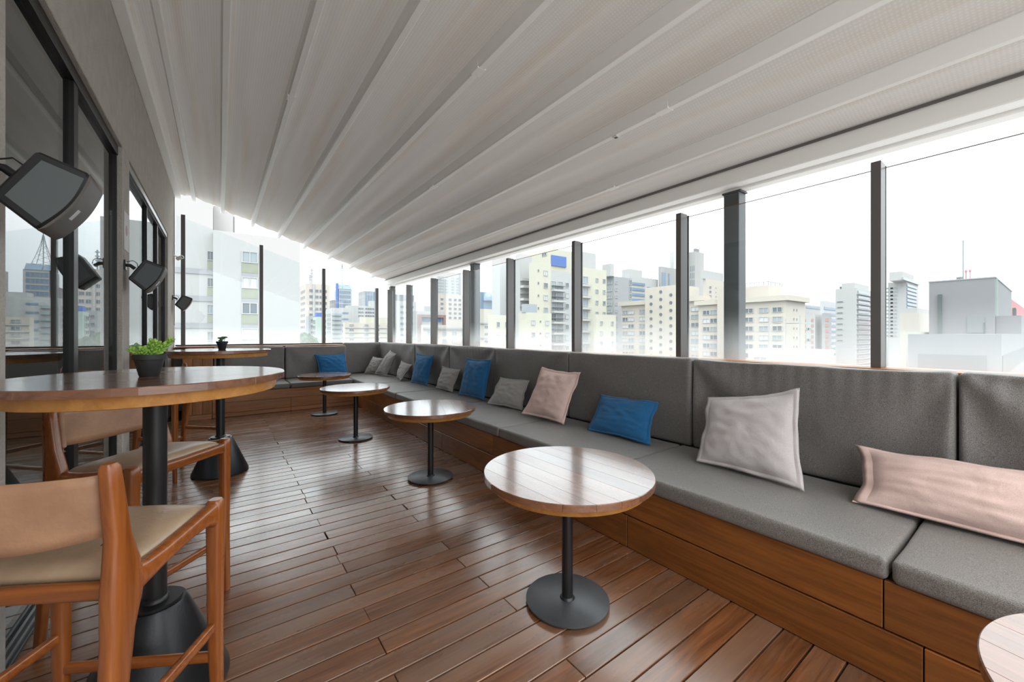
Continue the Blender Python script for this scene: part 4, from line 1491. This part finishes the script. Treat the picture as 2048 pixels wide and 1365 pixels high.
# --- through the first bays of the right screen
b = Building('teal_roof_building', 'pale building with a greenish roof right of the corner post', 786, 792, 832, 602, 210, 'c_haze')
b.grid('y', [0.3, 0.55, 0.8], 2.0, 1.2, 3.0, 3, 'p', 8)
b.roofbox(0.0, 0.9, 0.0, 0.5, 3.4, 'c_lgrey')
b = Building('brown_portal_building', 'white building with a brown portal frame and blue sign panel', 826, 834, 890, 622, 120, 'c_white')
Xf = lambda f: b.x0 + (b.x1 - b.x0) * f
zt_ = b.zt
b.block('portal_beam', Xf(0.02), Xf(0.98), b.y0 - 1.0, b.y0, zt_ - 1.9, zt_ - 1.1, 'c_brown')
b.block('portal_leg', Xf(0.02), Xf(0.12), b.y0 - 1.0, b.y0, zt_ - 9, zt_ - 1.9, 'c_brown')
b.block('portal_leg', Xf(0.9), Xf(0.98), b.y0 - 1.0, b.y0, zt_ - 6, zt_ - 1.9, 'c_brown')
b.block('window_band', Xf(0.2), Xf(0.6), b.y0 - 0.15, b.y0, zt_ - 3.2, zt_ - 2.1, 'c_bglass')
b.block('sign_panel', Xf(0.68), Xf(0.84), b.y0 - 0.2, b.y0, zt_ - 3.2, zt_ - 2.1, 'c_blue')
b.block('window_band', Xf(0.2), Xf(0.84), b.y0 - 0.15, b.y0, zt_ - 5.6, zt_ - 4.7, 'c_glass2')
b.roofbox(0.3, 0.5, 0.1, 0.5, 1.6, 'c_lgrey')
b = Building('tall_white_tower', 'tall white tower with rows of small windows, right under the canopy edge', 860, 872, 922, 542, 300, 'c_white')
b.grid('y', [0.12, 0.24, 0.42, 0.66, 0.86], 2.6, 1.3, 2.2 * 1.02, 4.5, 'p', 13)
b.band('y', 0.92, 1.0, 44, 100, 22, 'c_lgrey', 'corner_strip', 0.3, 1)
b = Building('pink_tower', 'pinkish mid-rise tower with small dark windows in front of the tall white tower', 875, 878, 925, 588, 165, 'c_pink')
b.grid('y', [0.12, 0.46, 0.68, 0.88], 1.3, 1.0, 1.9, 2.2, 'd', 5)
b.roofbox(0.0, 0.25, 0.2, 0.8, -1.5, 'c_pink')
b = Building('beige_low_building', 'low beige building with shuttered windows behind the right screen', 842, 846, 944, 650, 70, 'c_cream')
b.band('y', 0.0, 1.0, 0.3, 3.0, 0.65, 'c_lgrey', 'cornice', 0.3)
b.grid('y', [0.12, 0.42, 0.62, 0.82], 0.9, 0.75, 1.4, 1.5, 'psps')
b = Building('blue_dome_building', 'far bluish glass building with a rounded top between the columns', 950, 960, 990, 584, 230, 'c_bglass')
b.band('y', 0.0, 1.0, 5.5, 100, 12.5, 'c_grey', 'spandrel', 0.3, 1)
MB().lathe([(5.0, 0.0), (5.0, 2.0), (3.6, 4.4), (0.5, 5.6)], 20).obj('dome', M['c_bglass'], b.root, True, 0, Vector((b.x0 + (b.x1 - b.x0) * 0.66, b.y0 + 1, b.zt - 5)) - b.o)
b = Building('beige_wall_building', 'blank beige building below the blue dome', 955, 960, 990, 618, 110, 'c_cream')
b.grid('y', [0.4, 0.8], 1.2, 0.7, 2.0, 5.0, 'd')
b.band('y', 0.0, 1.0, 0.35, 4.0, 4.0, 'c_lgrey', 'ledge', 0.3)
b = Building('white_blade_tower', 'narrow blank white tower beside the yellow complex', 984, 1000, 1022, 508, 78, 'c_white')
b = Building('pale_yellow_annex', 'pale yellow annex with small shuttered windows in front of the white tower', 976, 984, 1018, 630, 66, 'c_yellow')
b.grid('y', [0.35, 0.85], 0.6, 0.9, 2.1, 1.6, 'ds')

# --- yellow complex
YG = 'blocks of the yellow apartment complex'
b = Building('yellow_wing', 'white wing of the yellow complex with a column of balconies', 1031, 1040, 1064, 507, 74, 'c_white', group=YG)
b.band('y', 0.0, 1.0, 0.45, 2.35, 6.2, 'c_white', 'balcony_slab', 1.1, 4)
b.grid('y', [0.5], 1.5, 1.4, 2.35, 5.2, 's', 4)
b.band('y', 0.0, 1.0, 0.06, 2.35, 5.1, 'c_lgrey', 'balcony_rail', 1.05, 4)
b = Building('yellow_main_block', 'main yellow block with square shuttered windows', 1058, 1073, 1102, 523, 70, 'c_yellow', group=YG)
b.grid('y', [0.62], 0.95, 0.95, 2.2, 1.9, 'spsd')
b.grid('y', [0.12], 0.35, 0.45, 2.2, 1.6, 'x')
b = Building('yellow_penthouse', 'yellow rooftop block with a large blue billboard', 1060, 1101, 1146, 497, 84, 'c_yellow', group=YG)
Xf = lambda f: b.x0 + (b.x1 - b.x0) * f
b.block('blue_billboard', Xf(0.02), Xf(0.66), b.y0 - 0.25, b.y0, b.zt - 3.6, b.zt - 1.4, 'c_blue')
b.grid('x', [0.72], 1.6, 0.7, 2.4, 1.0, 'd', 2)
b = Building('yellow_balcony_block', 'grey-white balcony front in the middle of the yellow complex', 1102, 1102, 1147, 541, 72, 'c_white', group=YG)
b.grid('y', [0.1, 0.4], 1.2, 1.45, 1.95, 2.6, 'pd')
b.grid('y', [0.7], 0.8, 0.9, 1.95, 2.4, 'ds')
b.band('y', 0.0, 0.55, 0.35, 1.95, 3.6, 'c_white', 'balcony_slab', 0.8)
b.band('y', 0.0, 0.55, 0.05, 1.95, 2.75, 'c_lgrey', 'balcony_rail', 0.75)
b = Building('yellow_low_block', 'lower yellow block with small shuttered windows at the left of the complex', 1037, 1052, 1103, 625, 62, 'c_yellow', group=YG)
b.grid('y', [0.27, 0.82], 0.75, 0.75, 1.9, 1.6, 'sp')
b.grid('y', [0.55], 0.28, 0.32, 1.9, 1.4, 'x')
b.roofbox(-0.02, 0.42, 0.0, 0.5, 1.3, 'c_glass2', 'glazed_roof_room')
b = Building('yellow_right_block', 'right-hand yellow block of the complex with a balcony column', 1150, 1160, 1213, 534, 76, 'c_yellow', group=YG)
b.grid('y', [0.18], 1.6, 1.4, 2.2, 2.4, 'p')
b.band('y', 0.0, 0.36, 0.4, 2.2, 3.5, 'c_white', 'balcony_slab', 0.6)
b.grid('y', [0.62, 0.9], 0.75, 0.8, 2.2, 2.2, 'psd')
b.roofbox(0.0, 0.6, 0.1, 0.9, 3.0, 'c_white')
b = Building('yellow_right_low_block', 'low yellow block in front of the grey windowed wing', 1188, 1192, 1232, 629, 70, 'c_yellow', group=YG)
b.grid('y', [0.25, 0.8], 0.6, 0.75, 1.8, 1.55, 'ps')
b = Building('grey_window_wing', 'light grey wing with dark square windows right of the yellow complex', 1210, 1228, 1264, 553, 92, 'c_lgrey')
b.roofbox(-0.2, 0.0, 0.0, 0.9, 2.8, 'c_white')
b.grid('y', [0.12], 0.85, 0.7, 1.65, 1.4, 'p')
b.grid('x', [0.5], 1.6, 0.7, 1.65, 1.4, 'p')
b.grid('y', [0.9], 0.9, 1.3, 1.65, 1.0, 'd', 4)

# --- white and concrete towers behind the cream building
b = Building('white_balcony_tower', 'white tower with curved balcony bands behind the cream building', 1240, 1260, 1316, 552, 190, 'c_white')
b.band('y', 0.05, 0.5, 1.2, 2.6, 3.5, 'c_bglass', 'balcony_band', 0.4, 8)
b.band('y', 0.6, 0.95, 1.2, 2.6, 5.0, 'c_bglass', 'balcony_band', 0.4, 8)
b.roofbox(0.0, 0.45, 0.1, 0.8, 3.4, 'c_white')
b = Building('concrete_tower', 'stained grey concrete tower behind a slim post', 1317, 1322, 1384, 533, 200, 'c_stain')
b.block('window_strip', b.x0 + 0.6, b.x0 + 3.8, b.y0 - 0.2, b.y0, b.zt - 24, b.zt - 3, 'c_bglass')
b.block('window_strip', b.x0 + 6.2, b.x0 + 7.6, b.y0 - 0.2, b.y0, b.zt - 24, b.zt - 3, 'c_bglass')
b.band('y', 0.58, 1.0, 1.6, 3.6, 4.5, 'c_bglass', 'window_band', 0.5, 8)
MB().lathe([(1.0, 0.0), (1.0, 12.0), (0.5, 12.8)], 14).obj('chimney', M['c_white'], b.root, True, 0, Vector((b.x0 + (b.x1 - b.x0) * 0.42, b.y0 + 1.5, b.zt - 3)) - b.o)
b = Building('weathered_tower', 'tall weathered tower with narrow slot windows, right of a slim post', 1377, 1391, 1408, 503, 190, 'c_stain')
for f in (0.3, 0.55, 0.78):
    b.band('x', f - 0.03, f + 0.03, 2.6, 3.4, 8.0, 'c_glass', 'slot_window', 0.1, 7)
b.roofbox(0.1, 0.5, 0.1, 0.4, 1.5, 'c_grey')
b.mast(0.3, 0.2, 7)
b = Building('beige_balcony_tower', 'beige tower with small balconies left of the thick steel column', 1406, 1412, 1452, 558, 150, 'c_cream')
b.grid('y', [0.2, 0.75], 1.5, 0.9, 1.7, 3.0, 'd', 8)
b.grid('y', [0.48], 0.5, 0.6, 1.7, 3.0, 'x', 8)
b.roofbox(-0.1, 0.9, 0.2, 0.9, 3.2, 'c_white')

# --- cream building with cornices
CG = 'blocks of the cream building with cornices'
b = Building('cream_cornice_block', 'left block of the cream building with small round windows', 1243, 1404, 1412, 596, 70, 'c_cream', group=CG)
b.parapet(0.35, 0.5, 'c_cream', 0.55)
b.grid('x', [0.06, 0.14, 0.3, 0.6, 0.72, 0.82, 0.93], 1.6, 0.8, 1.42, 1.9, 'pssdp')
b.block('stair_tower', b.x0 - 1.2, b.x0 + 6, b.y0 + (b.y1 - b.y0) * 0.22, b.y0 + (b.y1 - b.y0) * 0.62, b.zb, b.zt + 2.6, 'c_cream')
z = b.zt + 1.6
n = 0
me_r = MB().lathe([(0.28, 0.0), (0.28, 0.12)], 14).mesh('round_window', M['c_glass'])
while z > b.zlow():
    for f in ((0.42, 0.0), (0.30, -0.75), (0.54, -0.75)):
        yy = b.y0 + (b.y1 - b.y0) * f[0]
        link('round_window', me_r, b.root, Vector((b.x0 - 1.2, yy, z + f[1])) - b.o, (0, -PI / 2, 0))
    z -= 1.42
b = Building('cream_cornice_block', 'right block of the cream building, its corner nearest the camera', 1397, 1571, 1610, 595, 58, 'c_cream', group=CG)
b.parapet(0.3, 0.45, 'c_cream', 0.5)
b.grid('x', [0.11, 0.2, 0.42, 0.62, 0.78, 0.92], 1.35, 0.75, 1.38, 1.75, 'dspsds')
b.grid('y', [0.4, 0.55], 0.3, 0.35, 1.38, 1.75, 'x')
b.block('stair_tower', b.x0 - 0.9, b.x0 + 5, b.y0 + (b.y1 - b.y0) * 0.52, b.y0 + (b.y1 - b.y0) * 0.72, b.zb, b.zt + 2.2, 'c_cream')
xa, xb_, ya, yb2 = b.x0 + 1.0, b.x0 + 6.0, b.y0 + (b.y1 - b.y0) * 0.2, b.y0 + (b.y1 - b.y0) * 0.5
b.block('roof_room', xa, xb_, ya, yb2, b.zt, b.zt + 2.1, 'c_cream')
b.block('railing_bar', xa, xb_, ya, ya + 0.06, b.zt + 2.62, b.zt + 2.7, 'c_lgrey')
b.block('railing_bar', xa, xa + 0.06, ya, yb2, b.zt + 2.62, b.zt + 2.7, 'c_lgrey')
for i in range(7):
    f = i / 6
    b.block('railing_post', xa, xa + 0.07, ya + (yb2 - ya) * f, ya + (yb2 - ya) * f + 0.07, b.zt + 2.1, b.zt + 2.65, 'c_lgrey')
    b.block('railing_post', xa + (xb_ - xa) * f, xa + (xb_ - xa) * f + 0.07, ya, ya + 0.07, b.zt + 2.1, b.zt + 2.65, 'c_lgrey')
b = Building('cream_low_house', 'low flat cream house with rooftop aerials in front of the cream building', 1496, 1634, 1668, 702, 40, 'c_cream')
b.win('x', 0.2, b.zt - 1.2, 1.4, 0.7, 'p')
for i, f in enumerate((0.3, 0.55, 0.75)):
    p = b.mast(0.1, 1 - f, 3.0 + 0.3 * i, 0.035, 'aerial')
    MB().tube([p + Vector((0, -1.2, 2.8)), p + Vector((0, 1.2, 2.8))], 0.025, 5).obj('aerial_arm', M['c_steel'], b.root)

# --- right-hand skyline
b = Building('white_cap_building', 'far white building with a dark roof band left of the red-striped block', 1606, 1612, 1642, 610, 210, 'c_white')
b.band('y', 0.0, 1.0, 1.0, 40, 1.2, 'c_bglass', 'window_band', 0.2, 1)
b = Building('red_stripe_block', 'white and red striped apartment block', 1609, 1630, 1644, 629, 120, 'c_white')
b.band('x', 0.65, 0.85, 0.9, 1.65, 1.8, 'c_brick', 'red_panel', 0.1)
b.band('x', 0.0, 0.12, 0.9, 1.65, 1.8, 'c_brick', 'red_panel', 0.1)
b.grid('x', [0.3, 0.45], 1.0, 0.6, 3.3, 4.4, 'p')
b = Building('red_stripe_block', 'narrow grey and red striped wing next to the striped block', 1644, 1650, 1663, 627, 118, 'c_lgrey')
b.band('y', 0.0, 0.55, 0.9, 1.65, 1.9, 'c_brick', 'red_panel', 0.1)
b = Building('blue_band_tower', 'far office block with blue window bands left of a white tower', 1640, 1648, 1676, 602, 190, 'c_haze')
b.band('y', 0.0, 1.0, 1.2, 2.8, 3.5, 'c_bglass', 'window_band', 0.2, 9)
b = Building('white_terrace_tower', 'bright white tower with a planted roof and balcony bands', 1671, 1713, 1742, 576, 120, 'c_white')
b.band('y', 0.05, 0.8, 0.75, 1.5, 1.2, 'c_glass2', 'balcony_band', 0.3)
b.band('y', 0.0, 1.0, 0.2, 1.5, 1.85, 'c_white', 'balcony_slab', 0.6)
b.grid('x', [0.22], 1.6, 0.35, 1.7, 4.0, 'x', 8)
b.roofbox(0.0, 1.0, 0.1, 0.7, 1.6, 'c_white')
b.block('roof_planting', b.x0 + 0.1, b.x0 + 0.9, b.y0 + 1, b.y1 - 1, b.zt, b.zt + 0.7, 'c_tree')
b = Building('white_band_tower', 'white tower with dark stacked balcony bands right of the big slim post', 1776, 1813, 1836, 563, 160, 'c_white')
b.band('y', 0.0, 0.85, 0.95, 1.5, 1.6, 'c_bglass', 'balcony_band', 0.3)
b.grid('x', [0.12, 0.3], 2.4, 0.7, 1.5, 2.4, 'p', 14)
b.roofbox(-0.3, 0.6, 0.0, 0.7, 3.4, 'c_white')
b.band('y', -0.4, 1.05, 0.9, 90, -0.4, 'c_glass2', 'roof_railing', 0.6, 1)
b = Building('cream_low_block', 'plain cream low block left of the grey cube', 1800, 1838, 1872, 626, 95, 'c_cream')
b.roofbox(0.0, 0.9, 0.1, 0.9, 1.2, 'c_white')
b = Building('cream_flat_house', 'pale yellow flat-roofed block below the white banded tower', 1800, 1812, 1862, 664, 60, 'c_yellow')

b = Building('grey_cube_building', 'windowless grey cube building with a tall mast on its roof', 1858, 1990, 2023, 555, 62, 'c_grey')
Yf = lambda f: b.y1 + (b.y0 - b.y1) * f
b.block('roof_trim', b.x0 - 0.1, b.x1 + 0.1, b.y0 - 0.1, b.y1 + 0.1, b.zt - 0.05, b.zt + 0.12, 'c_lgrey')
b.block('green_duct', b.x0 - 0.35, b.x0, Yf(0.15), Yf(0.21), b.zb, b.zt - 2.2, 'c_dark')
b.block('louvre_panel', b.x0 - 0.12, b.x0, Yf(0.60), Yf(0.85), b.zt - 8.6, b.zt - 6.2, 'c_louvre')
b.block('pipe', b.x0 - 0.2, b.x0, Yf(0.84), Yf(0.86), b.zb, b.zt - 7.0, 'c_dark')
b.block('downpipe', b.x0 + 1.2, b.x0 + 1.35, b.y0 - 0.2, b.y0, b.zt - 6.5, b.zt, 'c_mint')
b.block('plant_room', b.x0 + 0.6, b.x1 + 4, b.y0 - 2.5, b.y0 - 0.05, b.zb, b.zt - 6.0, 'c_grey')
p = Vector((b.x0 + 1.5, Yf(0.52), b.zt)) - b.o
MB().tube([p, p + Vector((0, 0, 6.6))], 0.10, 8).obj('mast', M['c_steel'], b.root, True)
for dx in (-0.35, 0.35):
    MB().tube([p + Vector((0, dx, 0)), p + Vector((0, dx, 6.0)), p + Vector((0, 0, 6.6))], 0.025, 5).obj('stay_cable', M['c_steel'], b.root)
for dx in (0.3, 0.75):
    MB().lathe([(0.05, 0), (0.05, 1.2), (0.14, 1.22), (0.14, 1.5), (0.05, 1.6)], 10, p + Vector((0, -dx, 0.1))).obj('red_beacon', M['c_red'], b.root, True)
for i in range(5):
    b.block('roof_unit', b.x0 + 1, b.x0 + 2, Yf(0.42 + 0.02 * i), Yf(0.43 + 0.02 * i), b.zt, b.zt + 0.6, 'c_lgrey')
b = Building('grey_long_building', 'long low grey building with dark openings in the foreground right', 1816, 2003, 2052, 669, 32, 'c_grey')
Yf = lambda f: b.y1 + (b.y0 - b.y1) * f
b.block('opening_shade_panel', b.x0 - 0.05, b.x0 + 0.1, Yf(0.12), Yf(0.86), b.zt - 3.4, b.zt - 1.75, 'c_shade')  # solid dark panels on the walls, coloured as the shade within openings
b.block('opening_shade_panel', b.x0 + 0.5, b.x1 - 1, b.y0 - 0.05, b.y0 + 0.1, b.zt - 3.4, b.zt - 1.75, 'c_shade')
b = Building('red_building', 'red building at the right edge behind the grey cube', 2018, 2022, 2100, 598, 110, 'c_red')
b.block('flue', b.x0 + 0.9, b.x0 + 1.5, b.y0 - 0.8, b.y0 - 0.2, b.zb, b.zt - 2.5, 'c_dark')
b.block('flue', b.x0 + 3.2, b.x0 + 3.8, b.y0 - 0.8, b.y0 - 0.2, b.zb, b.zt - 2.8, 'c_dark')

# --- low roofs filling the foot of the skyline
rnd = random.Random(3)
hz = [(606, 664, 380), (655, 660, 420), (760, 655, 360), (800, 640, 400), (840, 645, 330), (925, 640, 380), (1010, 640, 350), (1240, 640, 300), (1330, 620, 420), (1460, 630, 330),
      (1610, 650, 300), (1650, 655, 260), (1700, 660, 330), (1750, 640, 300), (1840, 650, 280), (2030, 640, 240)]
wd = ['leftmost', 'second', 'third', 'fourth', 'fifth', 'sixth', 'seventh', 'eighth', 'ninth', 'tenth', 'eleventh', 'twelfth', 'thirteenth', 'fourteenth', 'fifteenth', 'rightmost']
for i, (u, v, d) in enumerate(hz):
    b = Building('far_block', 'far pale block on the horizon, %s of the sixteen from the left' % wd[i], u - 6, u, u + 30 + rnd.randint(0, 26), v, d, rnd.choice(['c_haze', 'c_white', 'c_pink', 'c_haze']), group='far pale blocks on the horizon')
    b.grid('y', [0.2, 0.5, 0.8], 4.0, 1.6, 4.0, 3.0, 'p', 5)
